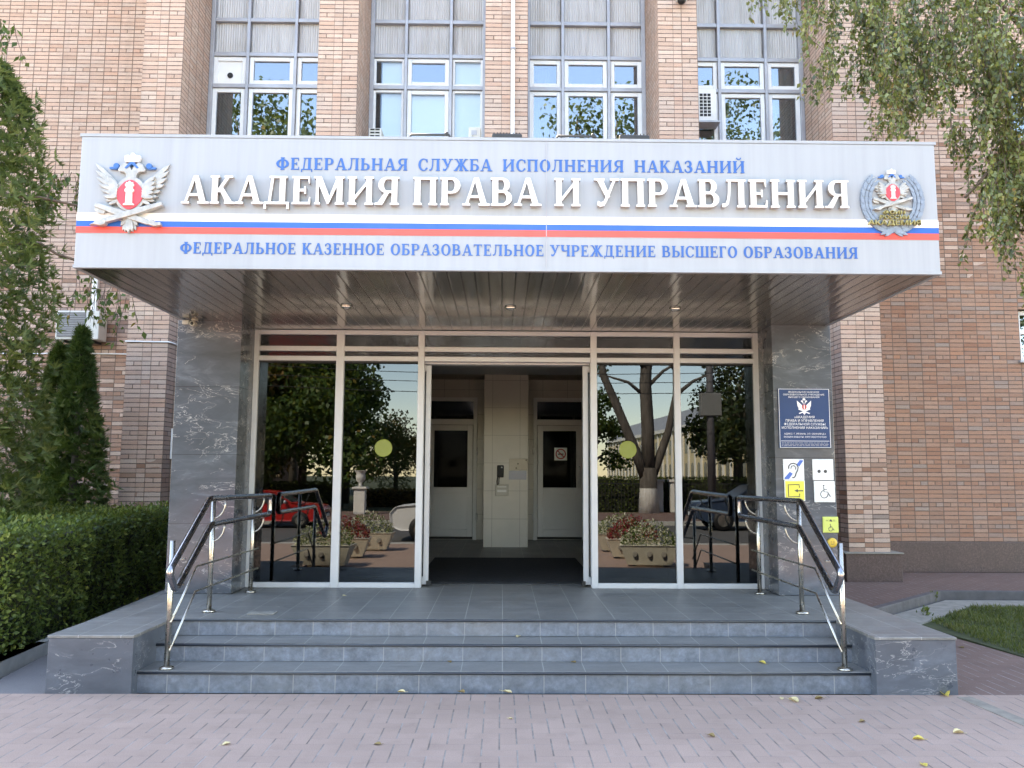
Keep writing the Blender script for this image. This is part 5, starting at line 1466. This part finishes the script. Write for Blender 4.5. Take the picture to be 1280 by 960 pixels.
# ------------------------------------------------------------------ birch boughs
def birch_tree(name, label, base, h, strands, boughs, leafL, mat, seed, dens=0.026, wob=0.05):
    """trunk, boughs and hanging twigs; strands = (top point, length)"""
    global RNG
    RNG = np.random.default_rng(seed)
    t = thing(name, label, 'tree', base)
    b0 = np.array(base)
    tw = MB()
    MB().tube([(0,0,0),(0.05,0.03,h*0.4),(-0.03,0.05,h*0.75),(0,0,h)], [0.17,0.13,0.08,0.02], 10).build('trunk', M['wbark'], t)
    for pts, r0 in boughs:
        P = [Vector(p)-Vector(base) for p in pts]
        sm = []
        for i in range(len(P)-1):
            for q in range(4): sm.append(P[i].lerp(P[i+1], q/4)+Vector(RNG.normal(size=3)*0.02))
        sm.append(P[-1])
        tw.tube(sm, [r0*(1-0.8*i/len(sm))+0.004 for i in range(len(sm))], 6)
    C, D, N, Rn = [], [], [], []
    for (top, L) in strands:
        p = np.array(top)-b0; path = [p.copy()]
        drift = RNG.normal(size=3)*0.25; drift[2] = 0
        v = np.array([0,0,-1.0])+drift
        n = max(3, int(L/0.10))
        for i in range(n):
            v = v*0.8+0.2*np.array([0,0,-1.0])+RNG.normal(size=3)*0.12
            v /= np.linalg.norm(v)
            p = p+v*L/n; path.append(p.copy())
        if len(path) > 2: tw.tube([tuple(q) for q in path], [0.0045*(1-0.7*i/len(path)) for i in range(len(path))], 4, False)
        path = np.array(path)
        m = int(L/dens)
        s = RNG.random(m)*(len(path)-1); i0 = np.minimum(s.astype(int), len(path)-2); fr_ = (s-i0)[:,None]
        c = path[i0]*(1-fr_)+path[i0+1]*fr_
        off = unit(m)*np.array([1,1,0.5])*wob*RNG.random((m,1))
        C.append(c+off)
        D.append(off*8+unit(m)*0.5+np.array([0,0,-0.75]))
        N.append(unit(m)+np.array([0,-0.5,0.2]))
        tone = RNG.normal()*0.13
        Rn.append(0.48+tone+RNG.normal(size=m)*0.2+(RNG.random(m) > 0.97)*0.3)
    C, D, N, Rn = (np.concatenate(q) for q in (C, D, N, Rn))
    tw.build('bough', M['birchbark'], t)
    leaf_mesh('crown', C, D, N, RNG.uniform(0.5,1.25,len(C))*leafL, RNG.uniform(0.35,0.8,len(C))*leafL, Rn, mat, t)
    return t
def strands_in(poly_px, n, yr, lr, seed):
    """strand tops spread over an area of the facade view at a depth of y (metres)"""
    r = np.random.default_rng(seed); out = []
    xs = [p[0] for p in poly_px]; ys = [p[1] for p in poly_px]
    while len(out) < n:
        x, y = r.uniform(min(xs), max(xs)), r.uniform(min(ys), max(ys))
        c = False
        for i in range(len(poly_px)):
            (xa, ya), (xb, yb) = poly_px[i-1], poly_px[i]
            if (ya > y) != (yb > y) and x < xa+(y-ya)*(xb-xa)/(yb-ya): c = not c
        if not c: continue
        p = at_y(x, y, r.uniform(*yr)); L0 = r.uniform(*lr)
        for q in range(4):             # twigs hang in tassels
            if len(out) < n: out.append(((p.x+r.normal()*0.09, p.y+r.normal()*0.12, p.z+r.normal()*0.07), L0*r.uniform(0.6,1.15)))
    return out
sr = strands_in([(1040,-60),(1500,-60),(1500,60),(1330,110),(1180,90),(1110,80),(1045,40)], 480, (8.9,10.8), (0.5,1.0), 1)
sr += strands_in([(1060,30),(1300,20),(1300,150),(1170,120),(1100,125),(1065,90)], 170, (8.9,10.6), (0.4,0.8), 2)
sr += strands_in([(950,-60),(1050,-60),(1045,30),(985,20),(955,5)], 48, (9.2,10.2), (0.35,0.75), 3)
sr += strands_in([(1015,60),(1060,60),(1060,110),(1020,100)], 16, (9.2,10.0), (0.2,0.45), 4)
sr += strands_in([(1185,90),(1330,90),(1330,260),(1255,250),(1205,180)], 150, (8.9,10.0), (0.6,1.15), 5)
sr += strands_in([(1235,220),(1400,220),(1400,420),(1275,330)], 84, (8.9,9.8), (0.45,0.8), 6)
sr += strands_in([(1170,120),(1205,120),(1205,200),(1175,175)], 12, (9.0,9.6), (0.2,0.4), 7)
T0 = (7.6, 9.8, 0.0)
bg = [([(7.6,9.8,5.0),(6.6,9.7,6.8),(5.9,9.6,6.9)], 0.05), ([(7.6,9.8,6.2),(6.3,9.8,7.6),(5.2,9.8,7.9),(4.3,9.7,7.7)], 0.035),
      ([(7.6,9.8,4.2),(6.9,9.5,5.6),(6.2,9.4,5.6),(5.5,9.4,4.9)], 0.05), ([(7.6,9.8,7.0),(6.6,10.2,8.2),(5.2,10.3,7.6)], 0.05), ([(7.6,9.8,3.6),(6.9,9.5,4.6),(6.1,9.4,4.5)], 0.035)]
birch_tree('birch_tree', 'birch with drooping boughs hanging over the right end of the canopy', T0, 10.5, sr, bg, 0.073, M['birch'], 31, 0.020, 0.07)
sl_ = strands_in([(60,205),(118,215),(118,265),(70,280)], 26, (9.0,10.2), (0.25,0.45), 11)
sl_ += strands_in([(100,330),(158,340),(158,375),(105,372)], 16, (9.2,10.2), (0.28,0.55), 12)
sl_ += strands_in([(-60,5),(12,20),(6,55),(-60,80)], 12, (8.5,9.6), (0.2,0.45), 13)
sl_ += strands_in([(112,290),(150,300),(150,345),(115,335)], 4, (9.4,10.0), (0.25,0.4), 14)
sl_ += strands_in([(-160,-100),(-20,-60),(-30,150),(-160,200)], 6, (8.5,10), (0.5,0.9), 15)
bl = [([(-8.6,9.6,3.9),(-7.2,9.6,4.65),(-6.2,9.6,4.95),(-5.0,9.6,4.75)], 0.035), ([(-8.6,9.6,3.2),(-7.0,9.7,4.3),(-5.6,9.8,4.35),(-4.75,9.8,3.95)], 0.03), ([(-8.6,9.6,5.4),(-7.4,9.2,7.0),(-6.2,9.0,7.1)], 0.035)]
birch_tree('linden_tree', 'broad leaved tree whose thin boughs cross the wall left of the canopy', (-8.6,9.6,0.03), 8.2, sl_, bl, 0.085, M['linden'], 32, 0.042, 0.07)

# ------------------------------------------------------------------ fallen leaves
def fallen(px, py, z, sz, mat, label, y=None):
    d = ray(px, py); tt = (z-CAM_H)/d.z if y is None else y/d.y
    p = Vector((0,0,CAM_H))+d*tt
    mb = MB(); a0 = random.uniform(0, 6.28)
    n = 11; pr = [(0,0.5),(0.16,0.42),(0.30,0.2),(0.34,-0.05),(0.22,-0.32),(0.05,-0.5),(-0.05,-0.5),(-0.22,-0.32),(-0.34,-0.05),(-0.30,0.2),(-0.16,0.42)]
    cu = random.uniform(0.5, 1.4)
    ring = [(q[0]*sz, q[1]*sz, abs(q[0])*sz*cu*0.7+random.uniform(0,0.06)*sz+0.002) for q in pr]
    for (u, v, w) in ((0,0,0.0), ):
        for i in range(n):
            mb.face([(0,0,0.004), ring[i], ring[(i+1) % n]])
    mb.tube([(0,-0.45*sz,0.004),(0.02*sz,-0.85*sz,0.008)], 0.0012, 4)
    o = mb.build('fallen_leaf', mat)
    sol = o.modifiers.new('solid', 'SOLIDIFY'); sol.thickness = 0.0008
    o.location = (p.x, p.y, z+0.001); o.rotation_euler = (random.uniform(-0.1,0.1), random.uniform(-0.1,0.1), a0)
    return tag(o, label, 'leaf', 'fallen leaves on the paving and steps')
Z1, Z2 = ZP/3, ZP*2/3
fallen(992, 877, 0, 0.085, M['fallenpale'], 'large pale dry leaf on the paving below the right steps')
fallen(977, 874, 0, 0.045, M['fallenpale'], 'small pale leaf beside the large dry leaf on the paving')
fallen(1024, 874, 0, 0.06, M['fallenbrown'], 'brown curled leaf on the paving just right of the large dry one')
fallen(1182, 870, 0, 0.10, M['fallen'], 'bright yellow leaf at the foot of the right marble block')
fallen(1148, 925, 0, 0.065, M['fallen'], 'yellow leaf on the paving in the lower right')
fallen(1198, 917, 0, 0.065, M['fallenpale'], 'pale leaf on the paving nearest the right frame edge')
fallen(1155, 957, 0, 0.055, M['fallen'], 'yellow leaf at the very bottom of the paving')
fallen(1078, 903, 0, 0.045, M['fallenbrown'], 'small brown leaf on the paving below the handrail post')
fallen(634, 866, 0, 0.075, M['fallenpale'], 'cream leaf standing against the bottom riser at the middle')
fallen(577, 866, 0, 0.06, M['fallenbrown'], 'olive brown leaf against the bottom riser, left of the cream one')
fallen(502, 866, 0, 0.06, M['fallenpale'], 'pale leaf against the bottom riser farthest left')
fallen(638, 899, 0, 0.03, M['fallenpale'], 'tiny pale leaf on the open paving below the middle of the steps')
fallen(889, 921, 0, 0.05, M['fallenbrown'], 'dry brown leaf alone on the open paving')
fallen(472, 931, 0, 0.05, M['fallenbrown'], 'greenish brown leaf on the paving in front of the left steps')
fallen(283, 931, 0, 0.05, M['fallenpale'], 'pale leaf on the paving in front of the left handrail')
fallen(648, 794, Z2, 0.06, M['fallenpale'], 'round pale leaf on the upper tread at the middle', 6.90)
fallen(953, 829, Z1, 0.06, M['fallen'], 'yellow leaf on the lower tread near the right handrail')
fallen(717, 826, Z1, 0.05, M['fallenbrown'], 'brown green leaf on the lower tread right of the middle', 6.60)
fallen(562, 825, Z1, 0.04, M['fallenbrown'], 'dark curled leaf on the lower tread left of the middle', 6.60)
fallen(414, 733, ZP, 0.04, M['fallenpale'], 'tiny pale leaf on the landing by the left glass pane')
fallen(430, 745, ZP, 0.035, M['fallenpale'], 'tiny cream leaf on the landing in front of the glass pane')
fallen(1202, 810, 0, 0.06, M['fallenbrown'], 'tan leaf on the brown paving beside the lawn')
tag(MB().box(-0.11,-0.065,0,0.11,0.065,0.006).build('cover_plate', M['concrete'], bevel=0.003), 'small flat pale cover plate lying on the landing by the left handrail', 'cover')
bpy.data.objects['cover_plate'].location = (-2.02, 7.17, ZP)
# ------------------------------------------------------------------ across the street (seen in the mirror glass)
def round_tree(name, label, loc, h, cr, czs, nleaf, mat, seed, lsz=0.16, bark='bark', fork=False):
    global RNG
    RNG = np.random.default_rng(seed)
    t = thing(name, label, 'tree', loc, 'trees across the street')
    mb = MB()
    tr_ = 0.05*h**0.9*0.5
    if fork:
        tr_ = 0.36
        mb.tube([(0,0,-0.05),(0.0,0,0.9),(0.0,0,1.9)], [0.46,0.38,0.36], 12)
        mb.tube([(-0.08,0,1.4),(-0.55,0.1,2.6),(-1.2,0.15,4.2),(-1.9,0.2,5.8),(-2.2,0.2,8.5)], [0.26,0.22,0.19,0.16,0.08], 9)
        mb.tube([(0.0,0,1.7),(0.02,0,3.5),(-0.06,0,5.4),(0.1,0,8),(0.2,0.1,14),(0,0,20)], [0.30,0.27,0.25,0.20,0.12,0.03], 10)
        mb.tube([(0.10,0,1.4),(0.45,-0.1,2.2),(0.9,-0.1,3.4),(1.25,-0.1,5.0),(1.25,0,7),(1.8,0.2,10)], [0.22,0.19,0.16,0.14,0.10,0.05], 9)
        for (a, b, c_) in (((-0.05,0,4.9),(-0.8,0.1,5.5),(-2.6,0.3,6.0)), ((0,0,5.3),(0.7,0.1,6.0),(1.9,0.3,6.7)), ((1.25,-0.1,5.0),(2.0,0,5.6),(2.9,0.2,6.0)), ((0.0,0,5.8),(-0.5,0.2,6.8),(-1.6,0.4,7.4)), ((1.25,0,6.0),(0.8,0.1,6.6),(0.5,0.2,7.6))):
            mb.tube([a, b, c_], [0.10,0.07,0.02], 6)
    else: mb.tube([(0,0,-0.05),(0.03,0.02,h*0.2),(0.0,0.0,h*0.42)], [tr_*1.3, tr_, tr_*0.85], 10)
    blobs = []
    for i in range(9 if h < 15 else 14):
        a = 2*PI*i/9+RNG.uniform(0,0.6); rr = cr*RNG.uniform(0.35,0.75); zc = h*RNG.uniform(*czs)
        c = np.array([math.cos(a)*rr, math.sin(a)*rr, zc]); blobs.append((c, cr*RNG.uniform(0.38,0.58)))
        p0 = Vector((0,0,6.0+0.8*(i % 4) if fork else h*RNG.uniform(0.22,0.42)))
        if fork: rr *= 0.8
        mb.tube([p0, p0.lerp(Vector(c), 0.25)+Vector((0.12*rr*math.sin(i*2.1),0,0.02*h)), p0.lerp(Vector(c), 0.55)+Vector((0,0,0.05*h)), Vector(c)], [tr_*0.6, tr_*0.45, tr_*0.3, tr_*0.08], 7)
    blobs.append((np.array([0,0,h*0.86]), cr*0.55)); blobs.append((np.array([0,0,h*0.65]), cr*0.6))
    mb.build('trunk', M[bark], t)
    C, Rn = [], []
    for c, r in blobs:
        m = nleaf//len(blobs)
        d = unit(m); rad = r*(RNG.random(m)**0.45); P = c+d*rad[:,None]*np.array([1,1,0.8]); C.append(P)
        Rn.append(0.45+d[:,2]*0.1+RNG.normal(size=m)*0.18+RNG.normal()*0.1)
    C, Rn = np.concatenate(C), np.concatenate(Rn)
    leaf_mesh('crown', C, unit(len(C))+np.array([0,0,-0.3]), unit(len(C))+np.array([0,0,0.5]), RNG.uniform(0.7,1.2,len(C))*lsz, RNG.uniform(0.5,0.8,len(C))*lsz, Rn, mat, t)
    return t
round_tree('street_tree', 'dense dark green tree mirrored in the left glass panes', (-8.9,-19.5,0), 9.0, 3.7, (0.22,0.72), 14000, M['linden'], 41, 0.26)
round_tree('street_tree', 'very tall tree mirrored at the left edge of the glass', (-14.0,-20,0), 27.0, 4.8, (0.2,0.88), 8000, M['lindendark'], 42, 0.34)
round_tree('street_tree', 'tall dark tree behind the dense one in the left mirror glass', (-8.4,-27,0), 11.5, 3.2, (0.25,0.7), 7000, M['linden'], 43, 0.26)
round_tree('street_tree', 'small orange tree low in the left mirror glass', (-6.4,-33,0), 5.4, 2.2, (0.3,0.75), 4500, M['autumn'], 44, 0.2)
round_tree('street_tree', 'forked tree with a whitewashed foot mirrored in the right glass', (6.2,-17.2,0), 24.0, 4.6, (0.36,0.9), 4500, M['lindendark'], 45, 0.32, 'wbark', True)
round_tree('street_tree', 'leafy tree mirrored at the right edge of the glass', (13.4,-18.5,0), 27.0, 4.6, (0.12,0.88), 10000, M['lindendark'], 46, 0.28)
round_tree('street_tree', 'rusty leaved tree before the tall one at the left edge of the mirror glass', (-12.3,-18.9,0), 11.5, 2.8, (0.2,0.8), 7000, M['autumn'], 50, 0.24)
round_tree('street_tree', 'leafy tree behind the grey lamp post in the right mirror glass', (10.6,-19.3,0), 10.5, 2.5, (0.2,0.8), 7000, M['lindendark'], 51, 0.22)
round_tree('street_tree', 'low leafy tree mirrored beside the right door edge', (4.1,-19.6,0), 7.6, 1.6, (0.3,0.7), 3500, M['linden'], 47, 0.2)
round_tree('street_tree', 'far autumn tree behind the pedestal in the mirror glass', (-15,-42,0), 13, 5, (0.25,0.8), 6000, M['autumn'], 48, 0.35)
thuja('thuja_tree', 'conical thuja across the street mirrored right of the green sticker', -5.2, -23.0, 3.9, 0.75, 1400, M['thuja'], 49, 0.0, 'trees across the street')
for x in (-40,-30,-22, 20, 26, 34, 44, 54):
    k = random.randint(0, 99)
    s = copy_tree(bpy.data.objects['street_tree' if x < 0 else 'street_tree.005'])
    s.location = (x, -24-abs(x)*0.2, 0); s.rotation_euler.z = k; s.scale = (1.1,1.1,random.uniform(0.9,1.25))
    s['label'] = 'further street tree %s' % {-40:'far off to the left across the street',-30:'two trees beyond the very tall left tree',-22:'next beyond the very tall left tree',20:'next beyond the leafy right tree',26:'second beyond the leafy right tree',34:'third beyond the leafy right tree',44:'fourth beyond the leafy right tree',54:'far off to the right across the street'}[x]
# far hedge and fence
def far_hedge(x0, x1, y, h, label, mat):
    t = thing('park_hedge', label, 'hedge', ((x0+x1)/2, y, 0))
    n = int((x1-x0)*420)
    w = (x1-x0)/2
    MB().box(-w,-0.35,0,w,0.35,h-0.1).build('twig_mass', M['hedgecore'], t)
    C = np.column_stack((RNG.uniform(-w,w,n), RNG.choice([0.4,0.4,0.4,0.0], n)+RNG.normal(size=n)*0.08, RNG.uniform(0,h,n)))
    C[:,2] = np.where(C[:,1] < 0.25, h-RNG.random(n)*0.1, C[:,2])
    leaf_mesh('foliage', C, unit(n)+np.array([0,0.6,0.2]), unit(n)+np.array([0,1,0]), RNG.uniform(0.08,0.14,n), RNG.uniform(0.05,0.08,n), 0.45+RNG.normal(size=n)*0.2, mat, t)
far_hedge(1.0, 30.0, -19.0, 1.5, 'dark hedge behind the fence across the street on the right', M['hedge'])
far_hedge(-30.0, -7.2, -19.6, 1.2, 'dark hedge across the street on the left', M['hedge'])
far_hedge(-7.0, -2.6, -22.5, 0.85, 'low yellow green bush row across the street', M['autumn'])
fc = thing('railing_fence', 'black park railing across the street', 'fence', (8,-18.2,0))
f = MB()
for i in range(130): f.box(-7+i*0.14,-0.01,0.05,-6.98+i*0.14,0.01,1.25)
f.build('bars', M['blackmetal'], fc)
MB().box(-7,-0.02,1.2,11.2,0.02,1.24).build('top_rail', M['blackmetal'], fc)
for x, lb in ((6.75,'white square gate pier across the street, nearer the forked tree'), (7.45,'white square gate pier across the street, farther from the forked tree')):
    t = thing('gate_pier', lb, 'pillar', (x,-17.9,0), 'gate piers across the street')
    MB().box(-0.19,-0.19,0,0.19,0.19,1.3).build('shaft', M['stonewhite'], t, bevel=0.01)
    MB().box(-0.25,-0.25,1.3,0.25,0.25,1.42).build('cap', M['stonewhite'], t, bevel=0.02)
t = thing('stone_urn', 'white stone urn on a tall pedestal across the street', 'urn', (-5.55,-15.2,0))
MB().box(-0.22,-0.22,0,0.22,0.22,0.98).build('pedestal', M['stonewhite'], t, bevel=0.01)
MB().box(-0.29,-0.29,0.98,0.29,0.29,1.07).build('cap', M['stonewhite'], t, bevel=0.02)
MB().lathe([(0.14,1.07),(0.06,1.16),(0.08,1.22),(0.18,1.34),(0.20,1.5),(0.17,1.6),(0.24,1.70),(0.26,1.72)], (0,0,0), 20).build('vase', M['stonewhite'], t)
t = thing('street_lamp', 'grey lamp post with a metal cabinet and lantern across the street', 'street lamp', (8.2,-14.5,0))
MB().tube([(0,0,0),(0,0,7.6)], [0.17,0.12], 12).build('pole', M['darkkerb'], t)
MB().box(-0.40,-0.2,3.9,0.40,0.2,4.8).build('cabinet', M['darkcab'], t, bevel=0.02)
MB().lathe([(0.1,7.6),(0.25,7.7),(0.18,8.2),(0.04,8.3)], (0,0,0), 14).build('lantern', M['signwhite'], t)
t = thing('park_lamp', 'small white globe lamp standing before the dark tree', 'lamp', (-7.3,-20.6,0))
MB().tube([(0,0,0),(0,0,2.75)], 0.05, 8).build('pole', M['blackmetal'], t)
MB().lathe([(0.06,2.75),(0.17,2.95),(0.19,3.15),(0.04,3.3)], (0,0,0), 14).build('lantern', M['signwhite'], t)
# pale arcaded palace down the street
pal = thing('palace_building', 'long pale yellow arcaded building with a grey roof down the street', 'building', (30,-130,0), rz=0)
M['ochre'] = plain('pale yellow render', (.62,.50,.30), 0.9, 0, 0.12, 0.4)
M['roofgrey'] = plain('grey metal roof', (.34,.35,.36), 0.5, 0.3, 0.15, 0.5)
M['palwin'] = plain('dark palace window', (.05,.055,.06), 0.2, 0, 0.2, 1)
L_ = 120
pw = MB(); pw.box(0,-L_/2,0,16,L_/2,9.2); pw.build('wall', M['ochre'], pal)
cn = MB(); cn.box(-0.5,-L_/2-0.3,9.2,16.3,L_/2+0.3,9.8); cn.build('cornice', M['stonewhite'], pal)
rfm = MB(); rfm.prism([(-0.4,9.8),(16.2,9.8),(12,13.4),(4,13.4)], -L_/2, L_/2, 'y'); rfm.build('roof', M['roofgrey'], pal)
for z0, hgt in ((1.0,2.6),(5.2,2.6)):
    for i in range(34):
        y = -L_/2+2.2+i*3.45
        mb = MB(); mb.prism([(y,z0),(y+1.25,z0)]+[(y+0.625+0.625*math.cos(R(a)), z0+hgt-0.6+0.6*math.sin(R(a))) for a in range(0,181,20)], -0.06, 0.3, 'x')
        mb.build('window', M['palwin'], pal)
pil = MB()
for i in range(35): pil.box(-0.22,-L_/2+0.9+i*3.45,0,-0.001,-L_/2+1.4+i*3.45,9.2)
pil.build('pilaster', M['stonewhite'], pal)
pal.rotation_euler.z = R(-3)
# brown block behind the left trees
bb = thing('brick_block', 'brown brick apartment block behind the trees across the street', 'building', (-26,-46,0))
M['brownbrick'] = plain('brown render', (.20,.10,.06), 0.9, 0, 0.2, 0.8)
MB().box(-9,-6,0,9,6,17).build('wall', M['brownbrick'], bb)
for i in range(6):
    for j in range(5): MB().box(-8+i*2.8,6.0,1.5+j*3.1,-6.4+i*2.8,6.08,3.2+j*3.1).build('window', M['palwin'], bb)
MB().box(-9.3,-6.3,17.002,9.3,6.3,17.5).build('roof', M['roofgrey'], bb)
# power lines
for x, lb in ((-24,'wooden utility pole far left across the street'), (27,'wooden utility pole far right across the street')):
    t = thing('utility_pole', lb, 'pole', (x,-12.2,0), 'utility poles')
    MB().tube([(0,0,0),(0,0,7.4)], [0.14,0.10], 10).build('pole', M['bark'], t)
    MB().box(-0.06,-0.7,6.7,0.06,0.7,6.85).build('crossarm', M['bark'], t)
for k, (dy, z) in enumerate(((-0.6,6.9),(0.0,6.5),(0.6,6.05))):
    w = MB(); w.tube([(-24+51*i/20,-12.2+dy,z-1.6*(1-((i-10)/10)**2)) for i in range(21)], 0.014, 5, False)
    tag(w.build('power_line', M['black']), ('highest', 'middle', 'lowest')[k]+' overhead wire along the street', 'wire', 'overhead wires')
# planters beside the viewer
def planter(x, y, label, mat, rz, n=1100):
    t = thing('flower_planter', label, 'planter', (x,y,0), 'concrete flower planters', rz)
    t.scale = (0.62, 0.7, 0.75)
    b = MB(); nn = 5
    prof = [(0.62,0.22,0.05),(0.80,0.36,0.46),(0.83,0.39,0.50)]
    for i in range(2):
        (a, c, z0), (a2, c2, z1) = prof[i], prof[i+1]
        q0 = [(-a,-c,z0),(a,-c,z0),(a,c,z0),(-a,c,z0)]; q1 = [(-a2,-c2,z1),(a2,-c2,z1),(a2,c2,z1),(-a2,c2,z1)]
        for k in range(4): b.face([q0[k], q0[(k+1) % 4], q1[(k+1) % 4], q1[k]])
    b.face([(-.83,-.39,.5),(.83,-.39,.5),(.83,.39,.5),(-.83,.39,.5)]); b.face([(-.62,-.22,.05),(.62,-.22,.05),(.62,.22,.05),(-.62,.22,.05)])
    b.build('trough', M['stone'], t)
    MB().box(-0.4,-0.16,0,0.4,0.16,0.05).build('foot', M['stone'], t)
    for s in (-1, 1):
        for xx in (-0.4, 0, 0.4):
            MB().lathe([(0.075,-0.012),(0.075,0.012),(0.05,0.016)] if s > 0 else [(0.075,0.012),(0.075,-0.012),(0.05,-0.016)], (xx, s*0.315, 0.30), 16, 'y').build('roundel', M['concrete'], t)
    P = np.column_stack((RNG.uniform(-0.78,0.78,n), RNG.uniform(-0.36,0.36,n), RNG.random(n)))
    P[:,2] = 0.48+P[:,2]*0.60*(1-(P[:,0]/0.95)**2)*(1-(P[:,1]/0.5)**2*0.6)
    leaf_mesh('flowers', P, unit(n)+np.array([0,0,0.5]), unit(n)+np.array([0,0,0.6]), RNG.uniform(0.05,0.09,n), RNG.uniform(0.035,0.06,n), RNG.random(n), mat, t)
planter(-3.05, 3.1, 'planter with white flowers left of the viewer, nearest the steps', M['flowers'], 0.05)
planter(-3.0, 1.6, 'planter with dark red plants left of the viewer', M['redflowers'], -0.04)
planter(-2.75, 0.1, 'planter with white flowers left of the viewer, nearest the road', M['flowers'], 0.02)
planter(2.62, 2.9, 'planter with white flowers right of the viewer, nearest the steps', M['flowers'], 0.15)
planter(2.55, 1.5, 'planter with dark red plants right of the viewer', M['redflowers'], 0.05)
planter(2.5, 0.1, 'planter with white flowers right of the viewer, nearest the road', M['flowers'], 0.0)
# parked cars
def car(label, loc, rz, paint, first=None):
    if first:
        t = copy_tree(first); t['label'] = label; t.location = loc; t.rotation_euler.z = rz
        for ch in t.children:
            if ch.name.startswith('body'): ch.data = ch.data.copy(); ch.data.materials[0] = paint
        return t
    t = thing('parked_car', label, 'car', loc, 'cars parked across the street', rz)
    side = [(-2.1,0.38),(-2.13,0.72),(-1.98,0.88),(-1.15,0.96),(-0.95,1.0),(-0.35,1.40),(0.25,1.46),(0.95,1.42),(1.55,1.05),(1.98,0.98),(2.1,0.80),(2.12,0.42),(1.85,0.30),(-1.85,0.28)]
    m = MB(); n = len(side)
    cols = [(-0.80,0.82),(-0.86,1.0),(0.86,1.0),(0.80,0.82)]
    for w, k in cols:
        for (x, z) in side:
            tap = 1.0 if z < 1.0 else 1-(z-1.0)*0.35
            m.v.append((x*(0.97 if k < 1 else 1.0), w*tap, z if k == 1 else 0.35+(z-0.35)*0.97))
    for c in range(3):
        for i in range(n):
            j = (i+1) % n; m.sm.add(len(m.f)); m.f.append((c*n+i, c*n+j, (c+1)*n+j, (c+1)*n+i))
    m.f.append(tuple(range(n))); m.f.append(tuple(range(3*n, 4*n))[::-1])
    m.build('body', paint, t, bevel=0.03)
    for s in (-1, 1):
        g = MB(); g.prism([(-0.86,1.0),(-0.34,1.34),(0.24,1.40),(0.90,1.36),(1.36,1.04),(1.2,0.99)], s*0.80, s*0.845); g.build('side_window', M['palwin'], t)
        for x in (-1.32, 1.30):
            w = MB().lathe([(0.2,-0.10),(0.31,-0.10),(0.325,0.0),(0.31,0.10),(0.2,0.10)], (x, s*0.76, 0.32), 22, 'y').build('wheel', M['black'], t)
            MB().lathe([(0.19,-0.112),(0.19,0.112)], (x, s*0.76, 0.32), 16, 'y').build('rim', M['chrome'], w)
        MB().ball((-2.02, s*0.62, 0.74), 0.15, 12, (0.6,1.2,0.7)).build('headlight', M['palwin'], t)
        MB().ball((2.04, s*0.66, 0.82), 0.12, 12, (0.5,1.2,0.8)).build('tail_light', M['inkred'], t)
        MB().ball((-0.75, s*0.95, 1.02), 0.10, 10, (0.7,1.0,0.7)).build('mirror', paint, t)
    ws_ = MB(); ws_.face([(-0.93,-0.72,1.01),(-0.93,0.72,1.01),(-0.37,0.60,1.385),(-0.37,-0.60,1.385)])
    o = ws_.build('windscreen', M['palwin'], t, recalc=False); sol = o.modifiers.new('solid','SOLIDIFY'); sol.thickness = 0.03; sol.offset = 0
    MB().box(-2.16,-0.5,0.42,-2.09,0.5,0.60).build('grille', M['black'], t, bevel=0.02)
    MB().box(-2.175,-0.26,0.44,-2.161,0.26,0.55).build('number_plate', M['signwhite'], t)
    return t
PA = lambda n, c: plain(n, c, 0.22, 0.0, 0.04, 2)
c1 = car('white car parked at the roadside with its front to the left', (-0.7,-4.4,-0.12), 0.0, PA('white car paint', (.72,.72,.72)))
car('red car parked across the street beyond the left handrail', (-7.4,-9.2,-0.12), PI, PA('red car paint', (.42,.02,.02)), c1).scale = (0.85,0.85,0.8)
car('dark blue car parked across the street on the right', (8.2,-8.8,-0.12), 0.0, PA('dark blue car paint', (.03,.05,.09)), c1)
car('grey blue car parked across the street behind the gate piers', (14.5,-9.0,-0.12), PI, PA('grey blue car paint', (.16,.20,.26)), c1)
